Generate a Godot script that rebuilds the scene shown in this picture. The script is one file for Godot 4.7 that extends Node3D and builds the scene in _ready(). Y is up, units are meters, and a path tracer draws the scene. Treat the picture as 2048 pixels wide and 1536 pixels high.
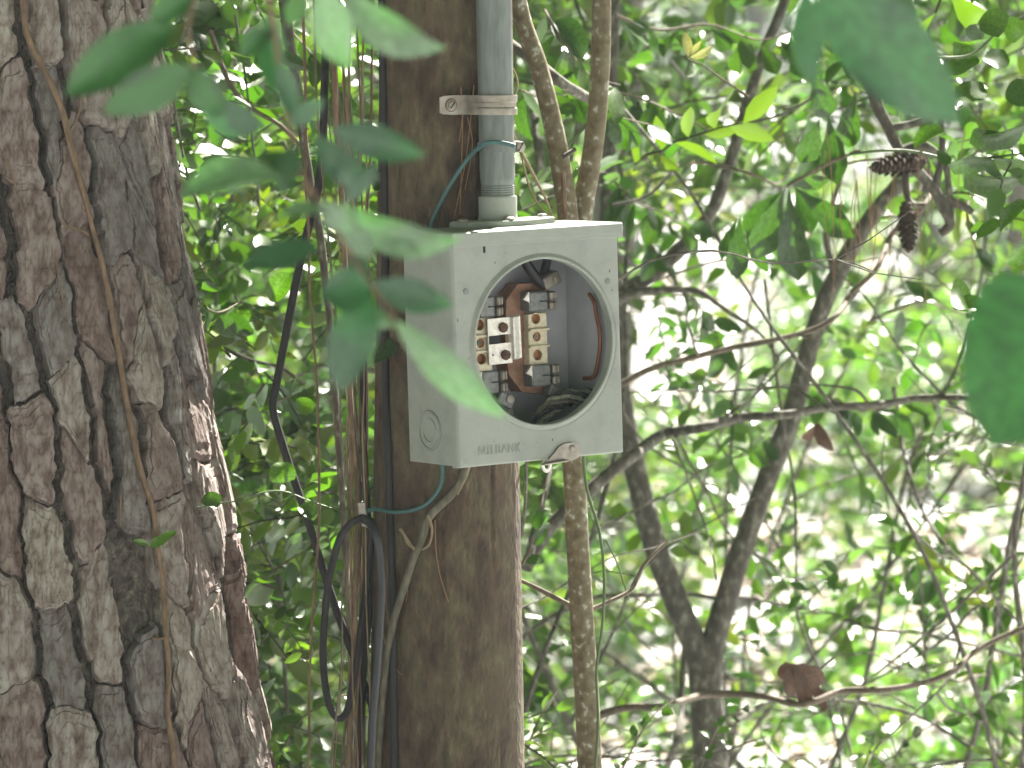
extends Node3D
# A meter socket on a pole among trees. The camera looks at it with a long lens from four and a half metres.

const PITCH := 4.7
const FOV := 9.36
var K := 2.0 * tan(deg_to_rad(FOV / 2.0)) / 1536.0
var eye := Vector3(0, 1.65, 4.6)
var cam_basis := Basis(Vector3.RIGHT, deg_to_rad(-PITCH))
var to_sun := Vector3(0.28, 0.74, -0.61).normalized()
var rng := RandomNumberGenerator.new()
var names := {}
var M := {}
var noise := FastNoiseLite.new()
var fine := FastNoiseLite.new()


# ---------------------------------------------------------------- helpers: places and nodes
func at(px: float, py: float, d: float) -> Vector3:
	return eye + cam_basis * Vector3((px - 1024.0) * K * d, (768.0 - py) * K * d, -d)

func rnd(a: float, b: float) -> float:
	return rng.randf_range(a, b)

func numbered(called: String) -> String:
	var n: int = names.get(called, 0)
	names[called] = n + 1
	return called if n == 0 else "%s_%03d" % [called, n]

func tag(o: Node3D, label: String, category := "", group := "", kind := "") -> Node3D:
	if label: o.set_meta("label", label)
	if category: o.set_meta("category", category)
	if group: o.set_meta("group", group)
	if kind: o.set_meta("kind", kind)
	return o

func thing(called: String, where: Vector3, label: String, category: String, group := "") -> Node3D:
	var o := Node3D.new()
	o.name = numbered(called)
	add_child(o)
	o.position = where
	tag(o, label, category, group)
	return o

# a mesh given in the world's coordinates, under a parent that is only moved, not turned
func part(called: String, mesh: Mesh, mat: Material, parent: Node3D) -> MeshInstance3D:
	var o := MeshInstance3D.new()
	o.name = called
	o.mesh = mesh
	o.material_override = mat
	parent.add_child(o, true)
	if parent != self:
		o.position = -parent.global_position
	return o

# a mesh given in its parent's own coordinates
func piece(called: String, mesh: Mesh, mat: Material, parent: Node3D, xf := Transform3D.IDENTITY) -> MeshInstance3D:
	var o := MeshInstance3D.new()
	o.name = called
	o.mesh = mesh
	o.material_override = mat
	parent.add_child(o, true)
	o.transform = xf
	return o

func single(called: String, mesh: Mesh, mat: Material, label: String, category: String, group := "") -> MeshInstance3D:
	var o := part(numbered(called), mesh, mat, self)
	tag(o, label, category, group)
	return o


# ---------------------------------------------------------------- helpers: geometry
class Geo:
	var v := PackedVector3Array()
	var uv := PackedVector2Array()
	func tri(a: Vector3, b: Vector3, c: Vector3) -> void:
		v.append(a); v.append(b); v.append(c)
	func quad(a: Vector3, b: Vector3, c: Vector3, d: Vector3) -> void:
		tri(a, b, c); tri(a, c, d)
	func add(g: Geo, xf: Transform3D) -> void:
		for p in g.v: v.append(xf * p)
		for t in g.uv: uv.append(t)

# triangles to a mesh whose faces meet smoothly where they turn by less than the crease
func mesh_of(g: Geo, crease := 40.0, into: ArrayMesh = null) -> ArrayMesh:
	var n := g.v.size()
	var fn := PackedVector3Array()
	fn.resize(n / 3)
	var at_pos := {}
	for f in n / 3:
		var a := g.v[f * 3]
		var c := (g.v[f * 3 + 2] - a).cross(g.v[f * 3 + 1] - a)
		fn[f] = c
		for k in 3:
			var key := Vector3i((g.v[f * 3 + k] * 20000.0).round())
			if not at_pos.has(key): at_pos[key] = []
			at_pos[key].append(f)
	var nn := PackedVector3Array()
	nn.resize(n)
	var lim := cos(deg_to_rad(crease))
	for f in n / 3:
		var me := fn[f].normalized()
		for k in 3:
			var key := Vector3i((g.v[f * 3 + k] * 20000.0).round())
			var s := Vector3.ZERO
			for o in at_pos[key]:
				if fn[o].normalized().dot(me) >= lim: s += fn[o]
			nn[f * 3 + k] = s.normalized() if s.length() > 0.0 else (me if me.length() > 0.5 else Vector3.UP)
	var arr := []
	arr.resize(Mesh.ARRAY_MAX)
	arr[Mesh.ARRAY_VERTEX] = g.v
	arr[Mesh.ARRAY_NORMAL] = nn
	if g.uv.size() == n: arr[Mesh.ARRAY_TEX_UV] = g.uv
	var m := into if into else ArrayMesh.new()
	m.add_surface_from_arrays(Mesh.PRIMITIVE_TRIANGLES, arr)
	return m

# an indexed grid of rows x columns, smooth
func grid_mesh(rows: int, cols: int, pos: Callable, wrap: bool) -> ArrayMesh:
	var v := PackedVector3Array()
	var nn := PackedVector3Array()
	v.resize(rows * cols); nn.resize(rows * cols)
	for r in rows:
		for c in cols: v[r * cols + c] = pos.call(r, c)
	var ix := PackedInt32Array()
	for r in rows - 1:
		for c in (cols if wrap else cols - 1):
			var a := r * cols + c
			var b := r * cols + (c + 1) % cols
			for t in [[a, a + cols, b], [b, a + cols, b + cols]]:
				var w := (v[t[2]] - v[t[0]]).cross(v[t[1]] - v[t[0]])
				for i in t:
					nn[i] += w
					ix.append(i)
	for i in nn.size(): nn[i] = nn[i].normalized()
	var arr := []
	arr.resize(Mesh.ARRAY_MAX)
	arr[Mesh.ARRAY_VERTEX] = v
	arr[Mesh.ARRAY_NORMAL] = nn
	arr[Mesh.ARRAY_INDEX] = ix
	var m := ArrayMesh.new()
	m.add_surface_from_arrays(Mesh.PRIMITIVE_TRIANGLES, arr)
	return m

func smooth_path(p: Array, per := 5) -> Array:
	var out := []
	for i in p.size() - 1:
		var a: Vector3 = p[maxi(i - 1, 0)]
		var b: Vector3 = p[i]
		var c: Vector3 = p[i + 1]
		var d: Vector3 = p[mini(i + 2, p.size() - 1)]
		for k in per:
			var t := float(k) / per
			out.append(0.5 * ((2.0 * b) + (c - a) * t + (2.0 * a - 5.0 * b + 4.0 * c - d) * t * t + (3.0 * b - a - 3.0 * c + d) * t * t * t))
	out.append(p[p.size() - 1])
	return out

func tube(g: Geo, pts: Array, r0: float, r1: float, sides := 8, rough := 0.0, caps := true) -> void:
	var prev := []
	var up := Vector3(0.3, 0.2, 1.0).normalized()
	var n := pts.size()
	for i in n:
		var p: Vector3 = pts[i]
		var t: Vector3 = (pts[mini(i + 1, n - 1)] - pts[maxi(i - 1, 0)]).normalized()
		var x := up.cross(t).normalized()
		if x.length() < 0.1: x = Vector3.RIGHT.cross(t).normalized()
		var y := t.cross(x)
		up = y
		var r := lerpf(r0, r1, float(i) / maxf(n - 1, 1))
		var ring := []
		for s in sides:
			var a := TAU * s / sides
			var rr := r * (1.0 + (rough * noise.get_noise_3d(p.x * 900.0 + cos(a) * 40.0, p.y * 900.0, p.z * 900.0 + sin(a) * 40.0) if rough > 0.0 else 0.0))
			ring.append(p + (x * cos(a) + y * sin(a)) * rr)
		if i > 0:
			for s in sides:
				g.quad(prev[s], ring[s], ring[(s + 1) % sides], prev[(s + 1) % sides])
		if caps and (i == 0 or i == n - 1):
			for s in sides:
				if i == 0: g.tri(p, ring[s], ring[(s + 1) % sides])
				else: g.tri(p, ring[(s + 1) % sides], ring[s])
		prev = ring

func tube_mesh(pts: Array, r0: float, r1: float, sides := 8, rough := 0.0, per := 5) -> ArrayMesh:
	var g := Geo.new()
	tube(g, smooth_path(pts, per), r0, r1, sides, rough)
	return mesh_of(g, 60.0)

func loft(g: Geo, loops: Array, cap0 := false, cap1 := false) -> void:
	for i in loops.size() - 1:
		var a: Array = loops[i]
		var b: Array = loops[i + 1]
		for k in a.size():
			var k2 := (k + 1) % a.size()
			g.quad(a[k], b[k], b[k2], a[k2])
	for e in [[cap0, 0], [cap1, loops.size() - 1]]:
		if e[0]:
			var l: Array = loops[e[1]]
			var c := Vector3.ZERO
			for p in l: c += p
			c /= l.size()
			for k in l.size():
				if e[1] == 0: g.tri(c, l[k], l[(k + 1) % l.size()])
				else: g.tri(c, l[(k + 1) % l.size()], l[k])

func face_out(g: Geo, c: Vector3, pts: Array) -> void:
	for i in range(1, pts.size() - 1):
		var a: Vector3 = pts[0]
		var n: Vector3 = (pts[i + 1] - a).cross(pts[i] - a)
		if n.dot((a + pts[i] + pts[i + 1]) / 3.0 - c) >= 0.0: g.tri(a, pts[i], pts[i + 1])
		else: g.tri(a, pts[i + 1], pts[i])

# a box with chamfered edges
func cbox(g: Geo, xf: Transform3D, size: Vector3, b: float) -> void:
	var h := size / 2.0
	var c := xf.origin
	var q := func(sx: int, sy: int, sz: int, ax: int) -> Vector3:
		var p := Vector3(sx * (h.x - b), sy * (h.y - b), sz * (h.z - b))
		p[ax] += [sx, sy, sz][ax] * b
		return xf * p
	for ax in 3:
		for s in [-1, 1]:
			var f := []
			for uvs in [[-1, -1], [1, -1], [1, 1], [-1, 1]]:
				var sg := [0, 0, 0]
				sg[ax] = s; sg[(ax + 1) % 3] = uvs[0]; sg[(ax + 2) % 3] = uvs[1]
				f.append(q.call(sg[0], sg[1], sg[2], ax))
			face_out(g, c, f)
		for s1 in [-1, 1]:
			for s2 in [-1, 1]:
				var f := []
				for e in [[-1, (ax + 1) % 3], [1, (ax + 1) % 3], [1, (ax + 2) % 3], [-1, (ax + 2) % 3]]:
					var sg := [0, 0, 0]
					sg[ax] = e[0]; sg[(ax + 1) % 3] = s1; sg[(ax + 2) % 3] = s2
					f.append(q.call(sg[0], sg[1], sg[2], e[1]))
				face_out(g, c, f)
	for sx in [-1, 1]:
		for sy in [-1, 1]:
			for sz in [-1, 1]:
				face_out(g, c, [q.call(sx, sy, sz, 0), q.call(sx, sy, sz, 1), q.call(sx, sy, sz, 2)])

func box_mesh(size: Vector3, b: float, xf := Transform3D.IDENTITY) -> ArrayMesh:
	var g := Geo.new()
	cbox(g, xf, size, b)
	return mesh_of(g, 10.0)

func circle(c: Vector3, x: Vector3, y: Vector3, r: float, n: int) -> Array:
	var out := []
	for i in n: out.append(c + (x * cos(TAU * i / n) + y * sin(TAU * i / n)) * r)
	return out

# a turned shape: [[radius, height] ...] about y
func lathe(g: Geo, prof: Array, xf: Transform3D, n := 24) -> void:
	var loops := []
	for p in prof: loops.append(circle(xf * Vector3(0, p[1], 0), xf.basis.x, xf.basis.z, p[0], n))
	loft(g, loops, true, true)

func lathe_mesh(prof: Array, xf := Transform3D.IDENTITY, n := 24, crease := 35.0) -> ArrayMesh:
	var g := Geo.new()
	lathe(g, prof, xf, n)
	return mesh_of(g, crease)

# an outline in x and y with a thickness in z
func slab(g: Geo, outline: PackedVector2Array, z0: float, z1: float) -> void:
	var ix := Geometry2D.triangulate_polygon(outline)
	for i in range(0, ix.size(), 3):
		var a := outline[ix[i]]
		var b := outline[ix[i + 1]]
		var c := outline[ix[i + 2]]
		if (b - a).cross(c - a) > 0.0:
			var t := b
			b = c
			c = t
		g.tri(Vector3(a.x, a.y, z1), Vector3(b.x, b.y, z1), Vector3(c.x, c.y, z1))
		g.tri(Vector3(a.x, a.y, z0), Vector3(c.x, c.y, z0), Vector3(b.x, b.y, z0))
	var cw := Geometry2D.is_polygon_clockwise(outline)
	for i in outline.size():
		var a := outline[i]
		var b := outline[(i + 1) % outline.size()]
		if cw:
			var t := a
			a = b
			b = t
		g.quad(Vector3(a.x, a.y, z0), Vector3(a.x, a.y, z1), Vector3(b.x, b.y, z1), Vector3(b.x, b.y, z0))


# ---------------------------------------------------------------- helpers: leaves
func leaf_half(kind: String, t: float) -> float:
	match kind:
		"lance": return pow(sin(PI * pow(t, 0.92)), 0.85)
		"oval": return pow(sin(PI * pow(t, 0.88)), 0.7)
		"heart": return clampf(pow(t, 0.32) * pow(1.0 - t, 0.62) * 1.75, 0.0, 1.0)
		"oak": return clampf(pow(sin(PI * pow(t, 1.9)), 0.75) * (1.0 - 0.12 * cos(t * 22.0)) + 0.10 * (1.0 - t) * t, 0.0, 1.0)
	return sin(PI * t)

# a blade along +y, its face towards +z, one long and as wide as given
func leaf_geo(kind: String, width: float, curl: float, fold: float, n := 6, wave := 0.0) -> Geo:
	var g := Geo.new()
	var p := Vector3.ZERO
	var rows := []
	for i in n + 1:
		var t := float(i) / n
		var a := curl * (t - 0.25)
		var up := Vector3(0, cos(a), -sin(a))
		var nn := Vector3(0, sin(a), cos(a))
		if i > 0: p += up / n
		var w := leaf_half(kind, t) * width / 2.0
		var k1 := wave * sin(t * 9.0) * w
		var k2 := wave * cos(t * 8.0 + 1.0) * w
		rows.append([p + Vector3(-w, 0, 0) + nn * (fold * w + k1), p + Vector3(-w * 0.5, 0, 0) + nn * (fold * w * 0.35 + k1 * 0.3), p, p + Vector3(w * 0.5, 0, 0) + nn * (fold * w * 0.35 + k2 * 0.3), p + Vector3(w, 0, 0) + nn * (fold * w + k2)])
	for i in n:
		var t0 := float(i) / n
		var t1 := float(i + 1) / n
		for c in 4:
			g.quad(rows[i][c], rows[i + 1][c], rows[i + 1][c + 1], rows[i][c + 1])
			var u0 := c / 4.0
			var u1 := (c + 1) / 4.0
			for q in [Vector2(u0, t0), Vector2(u0, t1), Vector2(u1, t1), Vector2(u0, t0), Vector2(u1, t1), Vector2(u1, t0)]: g.uv.append(q)
	return g

# the same with a blade of few triangles, for masses
func leaf_lite(kind: String, width: float, curl: float, fold: float, n := 4) -> Geo:
	var g := Geo.new()
	var p := Vector3.ZERO
	var rows := []
	for i in n + 1:
		var t := float(i) / n
		var a := curl * (t - 0.25)
		var nn := Vector3(0, sin(a), cos(a))
		if i > 0: p += Vector3(0, cos(a), -sin(a)) / n
		var w := leaf_half(kind, t) * width / 2.0
		rows.append([p + Vector3(-w, 0, 0) + nn * fold * w, p, p + Vector3(w, 0, 0) + nn * fold * w])
	for i in n:
		for c in 2: g.quad(rows[i][c], rows[i + 1][c], rows[i + 1][c + 1], rows[i][c + 1])
	return g

var leaf_shapes := {}
func leaf_mesh(kind: String, i: int) -> ArrayMesh:
	var key := kind + str(i % 5)
	if not leaf_shapes.has(key):
		var wd: float = {"lance": 0.36, "oval": 0.5, "heart": 0.78, "oak": 0.42}[kind]
		leaf_shapes[key] = mesh_of(leaf_geo(kind, wd, [0.5, 0.9, -0.4, 0.2, 1.3][i % 5], [0.25, 0.5, 0.35, 0.1, 0.4][i % 5], 9, 0.10), 80.0)
	return leaf_shapes[key]

# one leaf between two points, facing as given
func leaf(parent: Node3D, base: Vector3, tip: Vector3, width: float, kind: String, facing: Vector3, mat: Material, shape := -1) -> MeshInstance3D:
	var y := tip - base
	var z := (facing - y * facing.dot(y) / y.length_squared())
	if z.length() < 0.001: z = Vector3(0.3, 0.2, 1.0)
	z = z.normalized()
	var x := y.normalized().cross(z)
	var wd: float = {"lance": 0.36, "oval": 0.5, "heart": 0.78, "oak": 0.42}[kind]
	var xf := Transform3D(Basis(x * width / wd, y, z * y.length()), base - parent.global_position)
	return piece("leaf", leaf_mesh(kind, shape if shape >= 0 else rng.randi() % 5), mat, parent, xf)

# a leaf from pixel to pixel at a depth, turned about its own midrib by so many degrees
func leaf_px(parent: Node3D, d: float, b: Vector2, t: Vector2, wpx: float, kind: String, turn := 0.0, mat: Material = null, dd := 0.0, shape := -1) -> MeshInstance3D:
	var base := at(b.x, b.y, d)
	var tip := at(t.x, t.y, d - dd)
	var ax := (tip - base).normalized()
	var facing := (eye - base).normalized().rotated(ax, deg_to_rad(turn))
	return leaf(parent, base, tip, wpx * K * d / maxf(0.35, cos(deg_to_rad(turn))), kind, facing, mat if mat else M.leaf[rng.randi() % M.leaf.size()], shape)

func spray(kind: String, n: int, leaf_len: float, width: float, seed_: int, droop: float) -> ArrayMesh:
	var r := RandomNumberGenerator.new()
	r.seed = seed_
	var g := Geo.new()
	var length := leaf_len * n * 0.27
	var pts := []
	for i in n:
		var t := float(i) / (n - 1)
		var p := Vector3(r.randf_range(-0.02, 0.02) * length, length * t, -droop * t * t * length)
		pts.append(p)
		var side := 1.0 if i % 2 == 0 else -1.0
		var a := side * r.randf_range(0.5, 1.2)
		if i == n - 1: a = r.randf_range(-0.3, 0.3)
		var s := leaf_len * r.randf_range(0.65, 1.1)
		var b := Basis(Vector3(0, 0, 1), -a) * Basis(Vector3(0, 1, 0), r.randf_range(-0.9, 0.9)) * Basis(Vector3(1, 0, 0), r.randf_range(-0.7, 0.35))
		g.add(leaf_lite(kind, width, r.randf_range(-0.3, 1.1), r.randf_range(0.1, 0.5)), Transform3D(b.scaled(Vector3.ONE * s), p))
	var m := mesh_of(g, 80.0)
	var tw := Geo.new()
	tube(tw, pts, leaf_len * 0.035, leaf_len * 0.02, 3, 0.0, false)
	return mesh_of(tw, 80.0, m)

# many sprays of leaves as one mass
func mass(called: String, label: String, parent: Node3D, mesh: ArrayMesh, leaf_mat: Material, places: Array, tints: Array) -> void:
	var mm := MultiMesh.new()
	mm.transform_format = MultiMesh.TRANSFORM_3D
	mm.use_colors = true
	mm.mesh = mesh
	mm.instance_count = places.size()
	for i in places.size():
		var xf: Transform3D = places[i]
		if parent != self: xf.origin -= parent.global_position
		mm.set_instance_transform(i, xf)
		mm.set_instance_color(i, tints[i])
	mesh.surface_set_material(0, leaf_mat)
	if mesh.get_surface_count() > 1: mesh.surface_set_material(1, M.twig_dark)
	var o := MultiMeshInstance3D.new()
	o.name = numbered(called) if parent == self else called
	o.multimesh = mm
	parent.add_child(o, true)
	o.set_meta("kind", "stuff")
	if label: o.set_meta("label", label)

func leaf_tint(bright := 1.0) -> Color:
	var v := rnd(0.6, 1.35) * bright
	if rng.randf() < 0.05: return Color(v * 1.9, v * 1.25, v * 0.9)
	if rng.randf() < 0.15: return Color(v * 1.0, v * 0.95, v * 1.9)
	return Color(v * rnd(0.75, 1.3), v, v * rnd(0.6, 1.3))

# sprays lie more or less level and point anywhere
func spray_xf(p: Vector3, s: float, tilt: float) -> Transform3D:
	var b := Basis(Vector3.UP, rnd(0, TAU)) * Basis(Vector3.RIGHT, -PI / 2 + rnd(-tilt, tilt)) * Basis(Vector3(0, 1, 0), rnd(-tilt, tilt))
	return Transform3D(b.scaled(Vector3.ONE * s), p)


# ---------------------------------------------------------------- materials
func ntex(freq: float, type: int, ramp: Array, sd: int, size := 512, oct := 4, normal := false, bump := 4.0) -> NoiseTexture2D:
	var n := FastNoiseLite.new()
	n.noise_type = type as FastNoiseLite.NoiseType
	n.frequency = freq
	n.seed = sd
	n.fractal_octaves = oct
	if type == FastNoiseLite.TYPE_CELLULAR:
		n.cellular_return_type = FastNoiseLite.RETURN_DISTANCE
		n.cellular_jitter = 1.0
		n.fractal_type = FastNoiseLite.FRACTAL_NONE if oct <= 1 else FastNoiseLite.FRACTAL_FBM
	if type == FastNoiseLite.TYPE_CELLULAR and oct <= 1:
		n.domain_warp_enabled = true
		n.domain_warp_amplitude = 28.0
		n.domain_warp_frequency = 0.03
	var t := NoiseTexture2D.new()
	t.noise = n
	t.width = size
	t.height = size
	t.seamless = true
	if normal:
		t.as_normal_map = true
		t.bump_strength = bump
	elif ramp.size():
		var gr := Gradient.new()
		gr.offsets = PackedFloat32Array(ramp.map(func(e): return e[0]))
		gr.colors = PackedColorArray(ramp.map(func(e): return e[1]))
		t.color_ramp = gr
	return t

func lin(r: float, g: float, b: float) -> Color:
	return Color(r, g, b).linear_to_srgb()

func plain_mat(c: Color, rough := 0.7, metal := 0.0) -> StandardMaterial3D:
	var m := StandardMaterial3D.new()
	m.albedo_color = c
	m.roughness = rough
	m.metallic = metal
	return m

# colour and relief from noise, laid on from three sides
func tri_mat(tex: Texture2D, scale: Vector3, rough := 0.8, height: Texture2D = null, depth := 0.0, metal := 0.0, tint := Color.WHITE) -> StandardMaterial3D:
	var m := plain_mat(tint, rough, metal)
	m.uv1_triplanar = true
	m.uv1_triplanar_sharpness = 4.0
	m.uv1_scale = scale
	m.albedo_texture = tex
	if height:
		m.heightmap_enabled = true
		m.heightmap_texture = height
		m.heightmap_scale = depth
	return m

func leaf_mat(c: Color, thru: Color, rough: float, tex: Texture2D = null, tinted := false) -> StandardMaterial3D:
	var m := plain_mat(c, rough)
	m.metallic_specular = 0.66
	m.backlight_enabled = true
	m.backlight = thru
	m.cull_mode = BaseMaterial3D.CULL_DISABLED
	m.albedo_texture = tex
	m.vertex_color_use_as_albedo = tinted
	return m

# the print of veins and blotches on a blade
func leaf_texture(sd: int) -> ImageTexture:
	var im := Image.create(96, 192, false, Image.FORMAT_RGB8)
	noise.seed = sd
	for y in 192:
		for x in 96:
			var u := (x + 0.5) / 96.0 - 0.5
			var t := (y + 0.5) / 192.0
			var v := 0.86 + 0.22 * noise.get_noise_2d(x * 5.0, y * 5.0) + 0.10 * noise.get_noise_2d(x * 30.0, y * 30.0)
			var s := fposmod(t * 9.0 - absf(u) * 4.0, 1.0)
			if minf(s, 1.0 - s) < 0.07: v += 0.10
			var mid := clampf(1.0 - absf(u) / 0.022, 0.0, 1.0)
			im.set_pixel(x, y, Color(clampf(v + mid * 0.25, 0, 1), clampf(v + mid * 0.2, 0, 1), clampf(v * 0.95 + mid * 0.1, 0, 1)))
	return ImageTexture.create_from_image(im)

func make_materials() -> void:
	var S := FastNoiseLite.TYPE_SIMPLEX_SMOOTH
	var C := FastNoiseLite.TYPE_CELLULAR
	var P := FastNoiseLite.TYPE_PERLIN
	var rough_h := ntex(0.02, P, [], 11, 512, 5)
	# grey enamel with faint dirt
	var pt := ntex(0.012, S, [[0.0, lin(0.225, 0.25, 0.225)], [0.45, lin(0.278, 0.300, 0.262)], [1.0, lin(0.30, 0.325, 0.295)]], 3, 512, 5)
	M.paint = tri_mat(pt, Vector3.ONE * 4.0, 0.5, rough_h, 0.012)
	M.paint.detail_enabled = true
	M.paint.detail_blend_mode = BaseMaterial3D.BLEND_MODE_MUL
	M.paint.detail_albedo = ntex(0.05, S, [[0.0, lin(0.66, 0.60, 0.50)], [0.13, lin(0.88, 0.86, 0.81)], [0.24, lin(0.985, 0.985, 0.975)], [1.0, lin(1, 1, 1)]], 48, 512, 6)
	M.paint_in = tri_mat(ntex(0.01, S, [[0.0, lin(0.30, 0.31, 0.32)], [1.0, lin(0.46, 0.47, 0.49)]], 4, 256, 4), Vector3.ONE * 5.0, 0.5)
	M.conduit = tri_mat(ntex(0.015, S, [[0.0, lin(0.11, 0.125, 0.115)], [0.5, lin(0.155, 0.175, 0.16)], [1.0, lin(0.20, 0.22, 0.20)]], 5, 512, 5), Vector3(14, 2.5, 14), 0.55, rough_h, 0.02, 0.25)
	M.zinc = tri_mat(ntex(0.02, C, [[0.0, lin(0.20, 0.18, 0.15)], [1.0, lin(0.36, 0.33, 0.275)]], 6, 256, 2), Vector3.ONE * 16.0, 0.45, null, 0.0, 0.5)
	M.steel = tri_mat(ntex(0.03, S, [[0.0, lin(0.55, 0.52, 0.46)], [1.0, lin(0.80, 0.78, 0.70)]], 7, 256, 4), Vector3.ONE * 20.0, 0.42, null, 0.0, 0.35)
	M.rust = tri_mat(ntex(0.03, S, [[0.0, lin(0.05, 0.028, 0.02)], [1.0, lin(0.16, 0.075, 0.045)]], 8, 256, 4), Vector3.ONE * 20.0, 0.9)
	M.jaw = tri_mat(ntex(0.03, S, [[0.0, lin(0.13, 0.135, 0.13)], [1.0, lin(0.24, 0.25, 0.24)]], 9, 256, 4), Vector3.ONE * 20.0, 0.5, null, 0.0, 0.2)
	M.cream = tri_mat(ntex(0.02, S, [[0.0, lin(0.58, 0.50, 0.34)], [1.0, lin(0.78, 0.72, 0.54)]], 10, 256, 4), Vector3.ONE * 20.0, 0.5)
	M.orange_hole = plain_mat(lin(0.40, 0.21, 0.10), 0.7)
	M.insulator = tri_mat(ntex(0.02, S, [[0.0, lin(0.22, 0.115, 0.07)], [1.0, lin(0.36, 0.20, 0.13)]], 12, 256, 4), Vector3.ONE * 14.0, 0.6)
	M.copper = plain_mat(lin(0.22, 0.09, 0.045), 0.6, 0.3)
	M.black = plain_mat(lin(0.012, 0.012, 0.014), 0.5)
	M.dark_hole = plain_mat(lin(0.02, 0.02, 0.02), 0.9)
	M.cable = tri_mat(ntex(0.03, S, [[0.0, lin(0.012, 0.011, 0.011)], [1.0, lin(0.035, 0.033, 0.033)]], 13, 256, 4), Vector3(20, 4, 20), 0.75)
	M.cable_grey = tri_mat(ntex(0.03, S, [[0.0, lin(0.014, 0.015, 0.017)], [1.0, lin(0.034, 0.036, 0.040)]], 14, 256, 4), Vector3(20, 4, 20), 0.45)
	M.teal = plain_mat(lin(0.055, 0.13, 0.13), 0.5)
	M.old_cable = tri_mat(ntex(0.03, S, [[0.0, lin(0.06, 0.055, 0.037)], [0.6, lin(0.125, 0.115, 0.08)], [1.0, lin(0.19, 0.175, 0.125)]], 15, 256, 4), Vector3(20, 5, 20), 0.85)
	M.frayed = tri_mat(ntex(0.04, S, [[0.0, lin(0.10, 0.11, 0.08)], [0.5, lin(0.22, 0.23, 0.17)], [1.0, lin(0.42, 0.40, 0.28)]], 16, 256, 4), Vector3(30, 30, 12), 0.8)
	# the pole: weathered treated wood, streaked along the grain
	var wood := ntex(0.02, S, [[0.0, lin(0.050, 0.036, 0.027)], [0.35, lin(0.086, 0.066, 0.045)], [0.6, lin(0.104, 0.082, 0.054)], [1.0, lin(0.165, 0.138, 0.092)]], 17, 1024, 5)
	M.wood = tri_mat(wood, Vector3(3.4, 1.5, 3.4), 0.9, ntex(0.05, S, [], 18, 1024, 5), 0.22)
	M.wood.detail_enabled = true
	M.wood.detail_blend_mode = BaseMaterial3D.BLEND_MODE_MUL
	M.wood.detail_uv_layer = BaseMaterial3D.DETAIL_UV_1
	M.wood.detail_albedo = ntex(0.012, S, [[0.0, lin(0.42, 0.35, 0.33)], [0.38, lin(0.80, 0.70, 0.64)], [0.5, lin(0.98, 0.92, 0.85)], [0.7, lin(0.95, 1.0, 0.84)], [1.0, lin(1, 1, 0.95)]], 19, 512, 5)
	# pine bark
	var bh := ntex(0.045, P, [], 20, 512, 5)
	M.bark_core = tri_mat(ntex(0.03, P, [[0.0, lin(0.035, 0.027, 0.024)], [0.5, lin(0.085, 0.068, 0.058)], [0.75, lin(0.14, 0.128, 0.10)], [1.0, lin(0.20, 0.19, 0.15)]], 21, 512, 5), Vector3(9, 5, 9), 0.95, bh, 0.9)
	var gn := FastNoiseLite.new()
	gn.noise_type = FastNoiseLite.TYPE_PERLIN
	gn.fractal_type = FastNoiseLite.FRACTAL_RIDGED
	gn.frequency = 0.03
	gn.fractal_octaves = 5
	gn.seed = 77
	var bark_grain := NoiseTexture2D.new()
	bark_grain.noise = gn
	bark_grain.width = 512
	bark_grain.height = 512
	bark_grain.seamless = true
	var gg := Gradient.new()
	gg.offsets = PackedFloat32Array([0.0, 0.45, 0.7, 0.88, 1.0])
	gg.colors = PackedColorArray([lin(1.1, 1.1, 1.08), lin(1.0, 0.99, 0.97), lin(0.88, 0.86, 0.84), lin(0.60, 0.54, 0.50), lin(0.30, 0.26, 0.24)])
	bark_grain.color_ramp = gg
	M.bark = []
	for c in [[Vector3(0.270, 0.233, 0.213), 1], [Vector3(0.226, 0.180, 0.165), 2], [Vector3(0.226, 0.202, 0.191), 3], [Vector3(0.297, 0.264, 0.233), 4], [Vector3(0.198, 0.147, 0.132), 5], [Vector3(0.182, 0.163, 0.155), 6]]:
		var v: Vector3 = c[0]
		var tx := ntex(0.016, S, [[0.0, lin(v.x * 0.38, v.y * 0.34, v.z * 0.32)], [0.34, lin(v.x * 0.76, v.y * 0.70, v.z * 0.66)], [0.5, lin(v.x, v.y, v.z)], [0.72, lin(v.x * 1.18, v.y * 1.25, v.z * 1.25)], [1.0, lin(v.x * 1.3, v.y * 1.5, v.z * 1.4)]], 30 + c[1], 512, 5)
		M.bark.append(tri_mat(tx, Vector3(8, 3.4, 8), 0.92, bh, 0.16))
		M.bark[-1].detail_enabled = true
		M.bark[-1].detail_blend_mode = BaseMaterial3D.BLEND_MODE_MUL
		M.bark[-1].detail_albedo = bark_grain
	# smooth bark spotted with lichen
	var spots := ntex(0.028, S, [[0.0, lin(0.12, 0.10, 0.06)], [0.35, lin(0.17, 0.14, 0.085)], [0.66, lin(0.22, 0.19, 0.125)], [0.72, lin(0.25, 0.23, 0.16)], [0.76, lin(0.40, 0.41, 0.35)], [1.0, lin(0.50, 0.51, 0.46)]], 40, 512, 3)
	M.stem = tri_mat(spots, Vector3(6, 5, 6), 0.85, rough_h, 0.06)
	M.stem.detail_enabled = true
	M.stem.detail_blend_mode = BaseMaterial3D.BLEND_MODE_MUL
	M.stem.detail_albedo = ntex(0.015, S, [[0.0, lin(0.55, 0.5, 0.42)], [0.5, lin(0.9, 0.9, 0.85)], [1.0, lin(1, 1, 1)]], 41, 512, 5)
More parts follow.
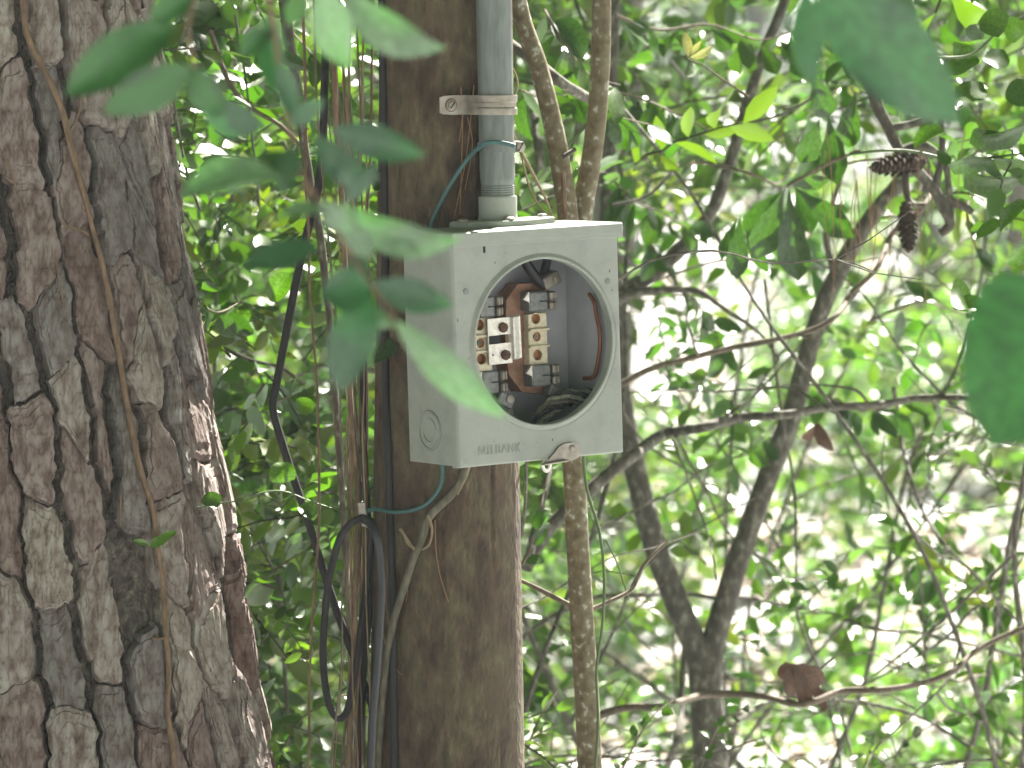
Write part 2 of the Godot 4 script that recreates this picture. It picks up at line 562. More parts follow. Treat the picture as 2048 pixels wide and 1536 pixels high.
	M.limb = tri_mat(ntex(0.02, S, [[0.0, lin(0.05, 0.044, 0.036)], [0.55, lin(0.10, 0.09, 0.072)], [0.72, lin(0.16, 0.155, 0.12)], [1.0, lin(0.36, 0.37, 0.33)]], 42, 512, 5), Vector3(7, 4, 7), 0.9, rough_h, 0.15)
	M.twig_dark = plain_mat(lin(0.05, 0.042, 0.032), 0.85)
	M.twig = tri_mat(ntex(0.03, S, [[0.0, lin(0.09, 0.07, 0.05)], [1.0, lin(0.20, 0.165, 0.12)]], 43, 256, 4), Vector3(20, 8, 20), 0.85)
	M.vine_brown = tri_mat(ntex(0.03, S, [[0.0, lin(0.11, 0.07, 0.042)], [1.0, lin(0.26, 0.175, 0.11)]], 44, 256, 4), Vector3(20, 6, 20), 0.85)
	M.vine_tan = tri_mat(ntex(0.03, S, [[0.0, lin(0.19, 0.145, 0.09)], [1.0, lin(0.36, 0.28, 0.18)]], 45, 256, 4), Vector3(20, 6, 20), 0.85)
	M.vine_green = plain_mat(lin(0.085, 0.13, 0.045), 0.6)
	M.needle = plain_mat(lin(0.25, 0.14, 0.07), 0.7)
	M.dead = leaf_mat(lin(0.14, 0.078, 0.055), Color(0.3, 0.2, 0.15), 0.8, leaf_texture(5))
	M.cone = tri_mat(ntex(0.03, S, [[0.0, lin(0.05, 0.036, 0.027)], [1.0, lin(0.15, 0.11, 0.085)]], 46, 256, 4), Vector3.ONE * 20.0, 0.9)
	# foliage
	var lt := [leaf_texture(1), leaf_texture(2), leaf_texture(3)]
	M.leaf = []
	for c in [lin(0.072, 0.150, 0.040), lin(0.060, 0.130, 0.042), lin(0.088, 0.170, 0.042), lin(0.055, 0.115, 0.045), lin(0.100, 0.185, 0.045)]:
		M.leaf.append(leaf_mat(c, Color(0.72, 0.85, 0.22), 0.36, lt[M.leaf.size() % 3]))
	M.leaf_front = []
	for c in [[lin(0.040, 0.120, 0.062), 0.42], [lin(0.22, 0.33, 0.235), 0.28], [lin(0.028, 0.085, 0.028), 0.45], [lin(0.045, 0.20, 0.045), 0.75]]:  # the pale second green has the sky's sheen put into its colour
		M.leaf_front.append(leaf_mat(c[0], Color(0.40, 0.62, 0.26), c[1], lt[M.leaf_front.size() % 3]))
	M.leaf_young = leaf_mat(lin(0.15, 0.30, 0.05), Color(0.75, 0.85, 0.25), 0.35, lt[0])
	M.leaf_pale = leaf_mat(lin(0.42, 0.44, 0.26), Color(0.7, 0.7, 0.4), 0.45, lt[1])
	M.leaf_mass = leaf_mat(lin(0.105, 0.175, 0.05), Color(0.75, 0.9, 0.22), 0.34, null, true)
	M.leaf_light = leaf_mat(lin(0.135, 0.215, 0.07), Color(0.85, 1.0, 0.28), 0.32, null, true)  # lighter copy of the mass green, part of the sun's brightness coloured in
	M.litter = leaf_mat(lin(0.36, 0.30, 0.22), Color(0.3, 0.25, 0.2), 0.7, null, true)
	M.ground = tri_mat(ntex(0.02, P, [[0.0, lin(0.27, 0.265, 0.25)], [0.5, lin(0.455, 0.47, 0.48)], [1.0, lin(0.57, 0.59, 0.61)]], 47, 512, 5), Vector3.ONE * 0.6, 0.95)


func _ready() -> void:
	rng.seed = 20
	noise.frequency = 0.01
	noise.seed = 7
	fine.frequency = 0.05
	fine.seed = 8
	# camera
	var cam := Camera3D.new()
	cam.name = "camera"
	add_child(cam)
	cam.transform = Transform3D(cam_basis, eye)
	var lens := CameraAttributesPhysical.new()
	lens.frustum_focal_length = 35.0 / 2.0 / tan(deg_to_rad(FOV / 2.0))
	lens.frustum_focus_distance = 4.56
	lens.frustum_near = 0.05
	lens.frustum_far = 600.0
	lens.exposure_aperture = 12.5
	cam.attributes = lens
	cam.fov = FOV
	cam.near = 0.05
	cam.far = 600.0
	cam.current = true
	# sky, exposure
	var sky := ProceduralSkyMaterial.new()
	sky.sky_top_color = Color(0.62, 0.69, 0.72)
	sky.sky_horizon_color = Color(0.76, 0.80, 0.76)
	sky.sky_curve = 0.2
	sky.sky_energy_multiplier = 0.10
	sky.ground_bottom_color = Color(0.30, 0.32, 0.24)
	sky.ground_horizon_color = Color(0.45, 0.50, 0.38)
	sky.sun_angle_max = 12.0
	var env := Environment.new()
	env.background_mode = Environment.BG_SKY
	env.sky = Sky.new()
	env.sky.sky_material = sky
	env.tonemap_mode = Environment.TONE_MAPPER_LINEAR
	env.tonemap_exposure = 6.5
	env.fog_enabled = true
	env.fog_density = 0.0036
	env.fog_light_color = Color(0.91, 0.97, 1.0)
	env.sdfgi_enabled = true
	env.ssao_enabled = true
	env.ssil_enabled = true
	var world := WorldEnvironment.new()
	world.name = "world"
	world.environment = env
	add_child(world)
	var sun := DirectionalLight3D.new()
	sun.name = "sun"
	sun.light_color = Color(1.0, 0.975, 0.94)
	sun.light_energy = 1.6
	sun.light_angular_distance = 0.5
	sun.shadow_enabled = true
	add_child(sun)
	sun.basis = Basis.looking_at(-to_sun, Vector3.UP)

	make_materials()
	ground()
	canopy()
	background()
	pine()
	pole()
	meter()
	cables()
	sapling_and_fork()
	branches()
	leafy_things()
	foreground()


# ---------------------------------------------------------------- the setting
func ground_y(x: float, z: float) -> float:
	var rise := 1.35 * smoothstep(-3.0, -30.0, z) * (1.0 if z < -3.0 else 0.0)
	return rise + 0.10 * noise.get_noise_2d(x * 14.0, z * 14.0) + 0.03 * noise.get_noise_2d(x * 70.0, z * 70.0)

func ground() -> void:
	var pos := func(r: int, c: int) -> Vector3:
		var u := (c - 60) / 60.0
		var w := (r - 60) / 60.0
		var x := signf(u) * (absf(u) * 18.0 + pow(absf(u), 6.0) * 420.0)
		var z := signf(w) * (absf(w) * 30.0 + pow(absf(w), 6.0) * 420.0)
		return Vector3(x, ground_y(x, z), z)
	var o := part("ground", grid_mesh(121, 121, pos, false), M.ground, self)
	tag(o, "pale dry woodland ground under the undergrowth", "", "", "structure")

var gaps := []
# whether something at that place would stand in a gap where the light falls through
func in_gap(p: Vector3, margin: float) -> bool:
	for g in gaps:
		var t: float = (p.y - g[0].y) / to_sun.y
		if t > 0.02 and (p - (g[0] + to_sun * t)).length() < g[1] + margin: return true
	return false

func canopy() -> void:
	var sp := [spray("oval", 11, 0.13, 0.52, 51, 0.2), spray("lance", 11, 0.15, 0.42, 52, 0.3)]
	var xs := [[], []]
	var ts := [[], []]
	# where the light falls through: spots that it reaches, and how wide the gap is
	gaps = [[at(1190, 445, 4.62), 0.10], [at(1070, 440, 4.62), 0.07], [at(700, 60, 2.8), 0.14], [at(450, 380, 2.8), 0.12], [at(860, 760, 2.8), 0.10], [at(1330, 350, 5.2), 0.20], [at(570, 900, 4.7), 0.06], [at(1195, 150, 4.85), 0.05], [at(1180, 1150, 4.85), 0.07], [at(700, 450, 2.8), 0.10]]
	for i in 11500:
		var h := rnd(3.6, 7.0)
		var x := rnd(-6.5, 4.5)
		var z := rnd(-9.0, 8.5)
		var off := (h - 1.2) / to_sun.y
		var gx := x - to_sun.x * off     # what the sun would reach below
		var gz := z - to_sun.z * off
		if gz < -0.35 and gx > 0.10 + 0.05 * (gz + 0.6) and noise.get_noise_2d(gx * 90.0, gz * 90.0) < 0.45: continue
		if gz < -0.4 and gx < -0.15 and noise.get_noise_2d(gx * 200.0, gz * 200.0) < 0.34: continue
		var p := Vector3(x, h, z)
		if gz > 0.9 and rng.randf() < 0.72: continue
		if in_gap(p, 0.26): continue
		var k := i % 2
		xs[k].append(spray_xf(p, rnd(0.8, 1.3), 0.6))
		ts[k].append(leaf_tint(0.9))
	for k in 2:
		mass("canopy_foliage", "leafy tree canopy overhead that shades the pole and the pine", self, sp[k], M.leaf_mass, xs[k], ts[k])

func background() -> void:
	# undergrowth: small leaves low over the ground, larger ones in the shrubs nearer the pole
	var small := [spray("oval", 8, 0.045, 0.5, 61, 0.2), spray("lance", 9, 0.055, 0.4, 62, 0.25), spray("heart", 7, 0.05, 0.8, 63, 0.2)]
	var large := [spray("oval", 8, 0.075, 0.46, 64, 0.3), spray("oak", 7, 0.10, 0.42, 65, 0.4), spray("lance", 9, 0.08, 0.36, 66, 0.3)]
	var xs := [[], [], [], [], [], []]
	var ts := [[], [], [], [], [], []]
	# patches of bare pale ground
	var bare := []
	for q in [[1390, 17.5, 0.40, 2.3], [1320, 15.4, 0.30, 1.3], [1960, 12.3, 0.32, 1.3], [1720, 13.2, 0.32, 0.9], [1820, 18.5, 0.6, 1.6], [1450, 12.0, 0.25, 0.6], [1620, 25.0, 0.9, 2.4], [1930, 22.0, 0.7, 1.8], [1560, 10.6, 0.2, 0.5], [2010, 10.3, 0.3, 0.5], [1500, 20.5, 0.4, 1.1], [1250, 20.0, 0.4, 1.2]]:
		var b := at(q[0], 768, q[1])
		bare.append([b.x, b.z, q[2], q[3]])
	# ground cover in the light beyond, and the far wall of shrubs
	for i in 52000:
		var d := 8.5 + 24.0 * pow(rng.randf(), 0.8)
		var px := rnd(-500, 2600)
		var p := at(px, 768, d)
		var clump := noise.get_noise_2d(p.x * 60.0 + 400.0, p.z * 60.0)
		var hmax := 0.16 + 0.8 * clampf(clump + 0.25, 0.0, 1.0)
		if d > 22.0: hmax = 2.4
		elif px < 1000: hmax += 0.7
		p.y = ground_y(p.x, p.z) + hmax * pow(rng.randf(), 0.7)
		if px > 1000 and d < 24.0 and (clump < -0.2 or noise.get_noise_2d(p.x * 230.0, p.z * 230.0) < -0.2): continue
		var open := false
		for b in bare:
			if Vector2((p.x - b[0]) / b[2], (p.z - b[1]) / b[3]).length() < 1.0 + 0.5 * noise.get_noise_2d(p.x * 150.0, p.z * 150.0): open = true
		if open: continue
		var k := rng.randi() % 3
		xs[k].append(spray_xf(p, rnd(0.6, 1.15) * (1.0 if d < 16.0 else 1.6), 0.7))
		ts[k].append(leaf_tint(1.1))
	for k in 3: mass("undergrowth", "low sunlit undergrowth spreading over the ground beyond the trees", self, small[k], M.leaf_light, xs[k], ts[k])
	xs = [[], [], [], [], [], []]
	ts = [[], [], [], [], [], []]
	for i in 4600:      # the thicket left of the pole
		var d := rnd(4.95, 8.5)
		var px := rnd(-300, 1030)
		var py := rnd(-200, 1700)
		if noise.get_noise_3d(px * 0.22, py * 0.25, d * 30.0) < -0.12: continue
		var k := rng.randi() % 3
		if in_gap(at(px, py, d), 0.16): continue
		xs[k].append(spray_xf(at(px, py, d), rnd(0.6, 1.15), 0.9))
		ts[k].append(leaf_tint(1.0))
	for k in 3: mass("thicket_foliage", "dense green thicket filling the gap between the pine trunk and the pole", self, spray(["oval", "lance", "heart"][k], 8, 0.045, [0.5, 0.4, 0.8][k], 71 + k, 0.25), M.leaf_mass, xs[k], ts[k])
	xs = [[], [], [], [], [], []]
	ts = [[], [], [], [], [], []]
	for i in 1900:      # broad leaves above and right of the box
		var d := rnd(5.05, 7.6)
		var px := rnd(980, 2500)
		var py := rnd(-250, 760)
		if rng.randf() < smoothstep(250.0, 700.0, py + (px - 1040.0) * 0.18): continue
		if noise.get_noise_3d(px * 0.2, py * 0.25, d * 30.0) < -0.05: continue
		var k := 3 + rng.randi() % 3
		if in_gap(at(px, py, d), 0.16): continue
		xs[k].append(spray_xf(at(px, py, d), rnd(0.42, 0.8), 1.0))
		ts[k].append(leaf_tint(0.9))
	for i in 300:      # a thinner veil lower down
		var d := rnd(5.6, 8.0)
		var px := rnd(1030, 2500)
		var py := rnd(600, 1650)
		if px < 1300 and rng.randf() < 0.2: continue
		var k := 3 + rng.randi() % 3
		if in_gap(at(px, py, d), 0.16): continue
		xs[k].append(spray_xf(at(px, py, d), rnd(0.35, 0.6), 1.0))
		ts[k].append(leaf_tint(1.0))
	for k in 3: mass("shrub_foliage", "broad leaves of shrubs behind and right of the grey box", self, large[k], M.leaf_mass, xs[3 + k], ts[3 + k])
	# dry leaves on the ground
	var lp := []
	var lc := []
	for i in 14000:
		var p := at(rnd(-500, 2600), 768, 9.0 + 14.0 * rng.randf())
		p.y = ground_y(p.x, p.z) + rnd(0.005, 0.03)
		lp.append(Transform3D(Basis(Vector3.UP, rnd(0, TAU)) * Basis(Vector3.RIGHT, -PI / 2 + rnd(-0.6, 0.6)).scaled(Vector3.ONE * rnd(0.05, 0.10)), p))
		var v := rnd(0.5, 1.5)
		lc.append(Color(v, v * rnd(0.85, 1.0), v * rnd(0.7, 1.0)))
	mass("leaf_litter", "dry fallen leaves scattered over the ground", self, mesh_of(leaf_lite("oval", 0.5, 0.8, 0.3), 80.0), M.litter, lp, lc)
	# trunks standing farther off
	for t in [[1195, 12.0, 0.07, "dim slim trunk deep in the wood behind the forked tree"], [1850, 17.0, 0.04, "pale blurred trunk far off at the right under the pine cones"], [2010, 14.0, 0.04, "blurred trunk far off near the right edge of the clearing"], [640, 9.5, 0.06, "dim slender trunk behind the hanging vines"], [455, 11.0, 0.05, "thin dim trunk in the thicket just right of the pine"], [1490, 24.0, 0.06, "hazy distant trunk seen between the arms of the forked tree"]]:
		var b := at(t[0], 768, t[1])
		b.y = ground_y(b.x, b.z) - 0.05
		var o := thing("distant_tree", b, t[3], "tree", "trunks standing farther off in the wood")
		var top := b + Vector3(rnd(-0.3, 0.3), 6.0, rnd(-0.3, 0.3))
		part("trunk", tube_mesh([b, b.lerp(top, 0.3) + Vector3(0.05, 0, 0), b.lerp(top, 0.7), top], t[2], t[2] * 0.6, 12, 0.15), M.limb, o)


# ---------------------------------------------------------------- the pine
var pa := at(-92, 0, 4.76)
var pb := at(152, 1536, 4.76)
var p_axis := (pa - pb).normalized()      # up along the trunk
var p_face := Vector3.ZERO
var p_side := Vector3.ZERO
const PINE_R := 0.190

func pine_at(th: float, s: float, r: float) -> Vector3:
	return pb + p_axis * s + (p_face * cos(th) + p_side * sin(th)) * r

# the point of the bark that shows at a pixel
func pine_px(px: float, py: float, lift: float) -> Vector3:
	var dir := (at(px, py, 1.0) - eye).normalized()
	var o := eye - pb
	var od := o - p_axis * o.dot(p_axis)
	var dd := dir - p_axis * dir.dot(p_axis)
	var a := dd.dot(dd)
	var b := 2.0 * od.dot(dd)
	var r := PINE_R + lift
	var disc := maxf(b * b - 4.0 * a * (od.dot(od) - r * r), 0.0)
	return eye + dir * ((-b - sqrt(disc)) / (2.0 * a))

func pine() -> void:
	p_face = (eye - pb)
	p_face = (p_face - p_axis * p_face.dot(p_axis)).normalized()
	p_side = p_axis.cross(p_face)
	if p_side.x < 0.0: p_side = -p_side
	var s_ground := -pb.y / p_axis.y
	var base := pb + p_axis * s_ground
	var o := thing("pine_tree", base, "thick pine trunk with flaky grey brown bark plates at the left edge", "tree")
	var rows := 420
	var s0 := s_ground - 0.1
	var core := func(r: int, c: int) -> Vector3:
		var s: float = -0.35 + 1.6 * r / 380.0 if r < 380 else 1.25 + (r - 380) * 0.15
		if r == 0: s = s0
		var th := TAU * c / 220.0
		var p := pine_at(th, s, PINE_R)
		var q := 0.010 * noise.get_noise_3d(p.x * 1300.0, p.y * 420.0, p.z * 1100.0) + 0.004 * fine.get_noise_3d(p.x * 900.0, p.y * 300.0, p.z * 900.0)
		return pine_at(th, s, PINE_R - 0.008 + q)
	var trunk := part("trunk", grid_mesh(rows, 220, core, true), M.bark_core, o)
	# bark plates: cells round jittered seeds, split from one another by furrows
	var seeds := []
	var cell_w := 0.044
	var cell_h := 0.096
	for col in range(-14, 15):
		var shift := rng.randf()
		for row in range(-4, 14):
			seeds.append(Vector2((col + rnd(-0.27, 0.27)) * cell_w, (row + shift + rnd(-0.46, 0.46)) * cell_h))
	var asp := 0.36
	for sd in seeds:
		if absf(sd.x) > 0.46 or sd.y < -0.28 or sd.y > 1.12: continue
		if sd.x < -0.36 and rng.randf() < 0.0: continue
		var poly := PackedVector2Array([Vector2(-1, -1), Vector2(1, -1), Vector2(1, 1), Vector2(-1, 1)])
		for i in 4: poly[i] = Vector2(sd.x, sd.y * asp) + poly[i] * 0.2
		for q in seeds:
			if q == sd: continue
			var a := Vector2(sd.x, sd.y * asp)
			var b := Vector2(q.x, q.y * asp)
			if a.distance_to(b) > 0.2: continue
			var mid := (a + b) / 2.0
			var n := (b - a).normalized()
			var cut := PackedVector2Array()
			for i in poly.size():
				var u := poly[i]
				var w := poly[(i + 1) % poly.size()]
				var du := (u - mid).dot(n)
				var dw := (w - mid).dot(n)
				if du <= 0.0: cut.append(u)
				if du * dw < 0.0: cut.append(u.lerp(w, du / (du - dw)))
			poly = cut
		if poly.size() < 3: continue
		if rng.randf() < 0.07: continue      # a plate that has fallen away
		bark_plate(poly, asp, o)
	# the thin vine that climbs it
	var pts := []
	for p in [[40, -60], [47, 10], [57, 75], [95, 150], [122, 215], [138, 270], [150, 320], [180, 430], [205, 530], [225, 640], [245, 760], [262, 850], [280, 940], [302, 1015], [316, 1090], [326, 1160], [333, 1260], [339, 1340], [336, 1420], [346, 1500], [352, 1600]]:
		pts.append(pine_px(p[0] + rnd(-2, 2), p[1], 0.012 + rnd(-0.001, 0.003)))
	var v := thing("climbing_vine", pts[pts.size() - 1], "thin brown leafless vine running down the pine bark", "vine")
	part("stem", tube_mesh(pts, 0.0030, 0.0027, 7, 0.5, 6), M.vine_brown, v)
	for q in [[[138, 265], [150, 245], [160, 215], [161, 190]], [[178, 470], [165, 462], [125, 448]], [[330, 1275], [318, 1278], [305, 1276]], [[262, 850], [255, 830], [262, 815]]]:
		var tp := []
		for p in q: tp.append(pine_px(p[0], p[1], 0.014))
		part("twig", tube_mesh(tp, 0.0016, 0.0008, 5, 0.3, 4), M.vine_brown, v)
	for q in [[[100, 455], [108, 500], [118, 560], [130, 620]], [[8, 310], [25, 350], [45, 420], [70, 520]], [[207, 850], [213, 870], [211, 900]], [[242, 990], [240, 1050]]]:
		var tp := []
		for p in q: tp.append(pine_px(p[0], p[1], 0.012))
		single("dry_tendril", tube_mesh(tp, 0.0011, 0.0007, 5, 0.3, 4), M.vine_brown, ["short dry red tendril on the pine bark left of its vine", "thin dry tendril at the left edge of the pine bark", "tiny tendril stub low on the pine bark by the vine", "hair thin tendril hanging below a bark plate by the vine"][names.get("dry_tendril", 0)], "tendril", "dry tendrils on the pine bark")

func bark_plate(poly: PackedVector2Array, asp: float, o: Node3D) -> void:
	var c := Vector2.ZERO
	var lo := Vector2(9, 9)
	var hi := Vector2(-9, -9)
	for i in poly.size():
		poly[i].y /= asp
		c += poly[i]
		lo = lo.min(poly[i]); hi = hi.max(poly[i])
	c /= poly.size()
	var size := hi - lo
	if size.x < 0.012 or size.y < 0.012: return
	var k := Vector2(maxf(0.3, 1.0 - (rnd(0.003, 0.010) if rng.randf() < 0.7 else rnd(0.010, 0.022)) / size.x), maxf(0.3, 1.0 - rnd(0.000, 0.006) / size.y))
	var ring := PackedVector2Array()
	for i in poly.size():      # even steps along the rim
		var a := poly[i]
		var b := poly[(i + 1) % poly.size()]
		var n := maxi(1, int(a.distance_to(b) / 0.0035))
		for j in n: ring.append(a.lerp(b, float(j) / n))
	# soften the corners
	for it in 1:
		var soft := ring.duplicate()
		for i in ring.size(): soft[i] = (ring[i] * 2.0 + ring[i - 1] + ring[(i + 1) % ring.size()]) / 4.0
		ring = soft
	for i in ring.size():
		var q := ring[i]
		var off := Vector2(noise.get_noise_3d(q.x * 2600.0, q.y * 1700.0, 5.0), noise.get_noise_3d(q.x * 2600.0, q.y * 1700.0, 90.0)) * 0.010
		off += Vector2(fine.get_noise_3d(q.x * 2600.0, q.y * 1600.0, 5.0), fine.get_noise_3d(q.x * 3600.0, q.y * 2200.0, 90.0)) * 0.0032
		ring[i] = c + (q - c) * k + off
	var hgt := rnd(-0.002, 0.009)
	var tilt := Vector2(rnd(-0.09, 0.09), rnd(-0.10, 0.0))
	var layers := 2 + rng.randi() % 3
	var prof := [[1.07, -0.018], [1.04, -0.010], [1.01, -0.0035], [1.0, -0.0008], [0.985, 0.0]]
	var step := rnd(0.0012, 0.0028)
	if layers == 2: prof += [[0.90, 0.0004], [0.80, 0.0002], [0.785, step], [0.60, step + 0.0006], [0.42, step + 0.0002], [0.2, step + 0.0005]]
	elif layers == 4: prof += [[0.93, 0.0002], [0.92, step * 0.7], [0.76, step * 0.7], [0.75, step * 1.5], [0.53, step * 1.5], [0.52, step * 2.2], [0.3, step * 2.2], [0.12, step * 2.3]]
	else: prof += [[0.90, 0.0003], [0.885, step], [0.66, step + 0.0004], [0.645, step * 2.0], [0.35, step * 2.0 + 0.0004], [0.15, step * 2.0]]
	var loops := []
	var ctr := c + Vector2(rnd(-0.15, 0.15) * size.x, rnd(-0.15, 0.15) * size.y)
	for e in prof:
		var loop := []
		for q in ring:
			var f: float = e[0]
			if f < 0.95: f = clampf(f + 3.0 * f * (1.0 - f) * (0.30 * noise.get_noise_3d(q.x * 2600.0, q.y * 1300.0, 33.0 + c.x * 900.0) + 0.10 * fine.get_noise_3d(q.x * 3000.0, q.y * 1500.0, 3.0)), 0.04, 0.975)
			var m: Vector2 = (c if e[0] > 0.95 else ctr.lerp(c, e[0]))
			var w: Vector2 = m + (q - m) * f
			var r: float = PINE_R + hgt + e[1] + (w - c).dot(tilt) + 0.0016 * fine.get_noise_3d(w.x * 4200.0, w.y * 900.0, 60.0)
			loop.append(pine_at(w.x / PINE_R, w.y, r))
		loops.append(loop)
	var g := Geo.new()
	loft(g, loops, false, true)
	if g.v.size() > 2:      # both ways round are drawn; keep the outside out
		var a := g.v[g.v.size() - 3]
		var nn := (g.v[g.v.size() - 1] - a).cross(g.v[g.v.size() - 2] - a)
		if nn.dot(a - (pb + p_axis * (a - pb).dot(p_axis))) < 0.0:
			for i in range(0, g.v.size(), 3):
				var t := g.v[i + 1]
				g.v[i + 1] = g.v[i + 2]
				g.v[i + 2] = t
	part("bark_plate", mesh_of(g, 38.0), M.bark[rng.randi() % M.bark.size()], o)


# ---------------------------------------------------------------- the pole, the conduit and the meter box
var pole_c := at(893, 697, 4.68)
var yaw := deg_to_rad(34.4)
var pole_b := Basis(Vector3.UP, deg_to_rad(34.4))

func pole_r(y: float) -> float:
	return 0.0710 + (pole_c.y - y) * 0.0166

# the point of the pole's skin that shows at a pixel
func pole_px(px: float, py: float, lift: float) -> Vector3:
	var dir := (at(px, py, 1.0) - eye).normalized()
	var r := 0.071 + lift
	for it in 3:
		var o := Vector2(eye.x - pole_c.x, eye.z - pole_c.z)
		var d := Vector2(dir.x, dir.z)
		var a := d.dot(d)
		var b := 2.0 * o.dot(d)
		var t := (-b - sqrt(maxf(b * b - 4.0 * a * (o.dot(o) - r * r), 0.0))) / (2.0 * a)
		r = pole_r(eye.y + dir.y * t) + lift
		if it == 2: return eye + dir * t
	return pole_c

func pole() -> void:
	var o := thing("utility_pole", Vector3(pole_c.x, 0, pole_c.z), "weathered brown wooden utility pole carrying the grey meter box", "utility pole")
	var checks := []
	for i in 46: checks.append([rnd(0, TAU), rnd(0.3, 1.9), rnd(0.04, 0.32), rnd(0.001, 0.0035)])
	var skin := func(r: int, c: int) -> Vector3:
		var y: float = 0.75 + r * 0.0075 if r > 0 else -0.1
		if r > 150: y = 1.875 + (r - 150) * 0.25
		var th := TAU * c / 240.0
		var rr := pole_r(y) + 0.0009 * noise.get_noise_3d(cos(th) * 150.0, y * 40.0, sin(th) * 150.0)
		for k in checks:
			var dth := absf(wrapf(th - k[0] + 0.06 * noise.get_noise_2d(y * 200.0, k[0] * 300.0), -PI, PI))
			var along: float = 1.0 - absf(y - k[1]) / k[2]
			if dth < 0.03 and along > 0.0: rr -= k[3] * minf(1.0, along * 2.5) * (1.0 - dth / 0.03)
		return Vector3(pole_c.x + sin(th) * rr, y, pole_c.z + cos(th) * rr)
	part("shaft", grid_mesh(170, 240, skin, true), M.wood, o)
	# steel conduit up the pole
	var dir := Basis(Vector3(0, 0, 1), deg_to_rad(1.25)) * Vector3.UP
	var foot := pole_c + pole_b * Vector3(0, 0, 0.0905) + Vector3(0.0005, 0.1445, 0)
	var cd := thing("conduit", foot, "grey galvanized conduit pipe running up the pole above the box", "conduit pipe")
	var g := Geo.new()
	var prof := [[0.0166, 0.0]]
	for i in 5:      # the threads above the hub
		prof.append([0.0166, 0.012 + i * 0.0022])
		prof.append([0.0160, 0.0128 + i * 0.0022])
	prof += [[0.0167, 0.026], [0.0172, 0.028], [0.0172, 4.0]]
	lathe(g, prof, Transform3D(Basis(Vector3(0, 0, 1), deg_to_rad(1.25)), foot), 40)
	part("pipe", mesh_of(g, 30.0), M.conduit, cd)
	# the strap that holds it
	var s_at := foot + dir * 0.1000
	var st := thing("pipe_strap", s_at, "worn metal strap holding the conduit to the pole with one screw", "pipe strap")
	st.basis = pole_b
	var band := Geo.new()
	var loops := []
	var zback := -0.0165
	var path := []
	for x in [-0.056, -0.050, -0.040, -0.030, -0.0235]: path.append(Vector2(x, zback + 0.0005))
	for i in 15:
		var a := PI - 0.25 - (PI - 0.15) * i / 14.0
		path.append(Vector2(cos(a), sin(a)) * 0.0196)
	path.append(Vector2(0.0193, -0.008))
	for p in path:
		var h := 0.0095
		if p.x < -0.048: h = 0.0095 * (0.78 if p.x < -0.053 else 0.95)
		var bead := 0.0012 if p.length() < 0.021 else 0.0
		var n := Vector2(p.x, p.y).normalized() if p.length() < 0.022 else Vector2(0, 1)
		var loop := []
		for e in [[-1.0, 0.0], [-1.0, 0.0016], [-0.35, 0.0016], [-0.2, 0.0016 - bead], [0.2, 0.0016 - bead], [0.35, 0.0016], [1.0, 0.0016], [1.0, 0.0]]:
			var q: Vector2 = p + n * e[1]
			loop.append(Vector3(q.x, e[0] * h, q.y))
		loops.append(loop)
	loft(band, loops, true, true)
	piece("band", mesh_of(band, 30.0), M.zinc, st)
	var sx := Transform3D(Basis(Vector3.RIGHT, PI / 2), Vector3(-0.043, 0, zback + 0.002))
	var scr := piece("screw", lathe_mesh([[0.0058, 0.0], [0.0058, 0.001], [0.0044, 0.0012], [0.0042, 0.003], [0.002, 0.0036]], sx, 20), M.zinc, st)
	piece("washer", lathe_mesh([[0.0066, 0.0], [0.0066, 0.0008]], sx, 20), M.rust, st)
	piece("slot", box_mesh(Vector3(0.0012, 0.0075, 0.0008), 0.0001, Transform3D(Basis(Vector3(0, 0, 1), -0.7), Vector3(-0.043, 0, zback + 0.0056))), M.dark_hole, scr)
	# the ground clamp and its teal wire
	var c_at := foot + dir * 0.0590
	var cl := thing("ground_clamp", c_at, "small clamp round the conduit with a slotted bolt at its right", "clamp")
	cl.basis = pole_b
	piece("band", lathe_mesh([[0.0174, -0.0045], [0.0190, -0.0045], [0.0190, 0.0045], [0.0174, 0.0045]], Transform3D.IDENTITY, 32), M.conduit, cl)
	var bx := Transform3D(Basis(Vector3.RIGHT, PI / 2).rotated(Vector3.UP, 0.1), Vector3(0.0185, 0, 0.006))
	piece("lug", box_mesh(Vector3(0.012, 0.011, 0.010), 0.001, Transform3D(Basis.IDENTITY, Vector3(0.017, 0, 0.004))), M.conduit, cl)
	var bolt := piece("bolt", lathe_mesh([[0.0058, 0.0], [0.0060, 0.004], [0.0055, 0.0085], [0.003, 0.009]], bx, 6, 20.0), M.zinc, cl)
	piece("slot", box_mesh(Vector3(0.0011, 0.0095, 0.0008), 0.0001, Transform3D(Basis(Vector3(0, 0, 1), -0.6), Vector3(0.0185, 0, 0.0150))), M.dark_hole, bolt)
	var w := []
	for p in [[1030, 292, 4.550], [1016, 288, 4.551], [1000, 285, 4.553], [982, 284, 4.553], [964, 290, 4.559]]: w.append(at(p[0], p[1], p[2]))
	for p in [[940, 312, 0.014], [915, 346, 0.008], [893, 382, 0.006], [875, 418, 0.005], [863, 450, 0.004], [858, 490, 0.003], [862, 560, 0.003], [873, 800, 0.003], [884, 925, 0.003], [883, 962, 0.005], [872, 988, 0.006], [850, 1010, 0.006], [822, 1021, 0.005], [790, 1024, 0.004], [768, 1021, 0.008]]: w.append(pole_px(p[0], p[1], p[2]))
	w.append(at(748, 1018, 4.645))
	w.append(at(735, 1022, 4.64))
	single("ground_wire", tube_mesh(w, 0.0022, 0.0022, 8, 0.15, 6), M.teal, "teal green ground wire looping from the clamp behind the box", "wire")
	# brown pine needles caught on the pole
	var nd := thing("pine_needle_tuft", pole_px(925, 230, 0.003), "dry brown pine needles caught on the pole behind the strap", "pine needles")
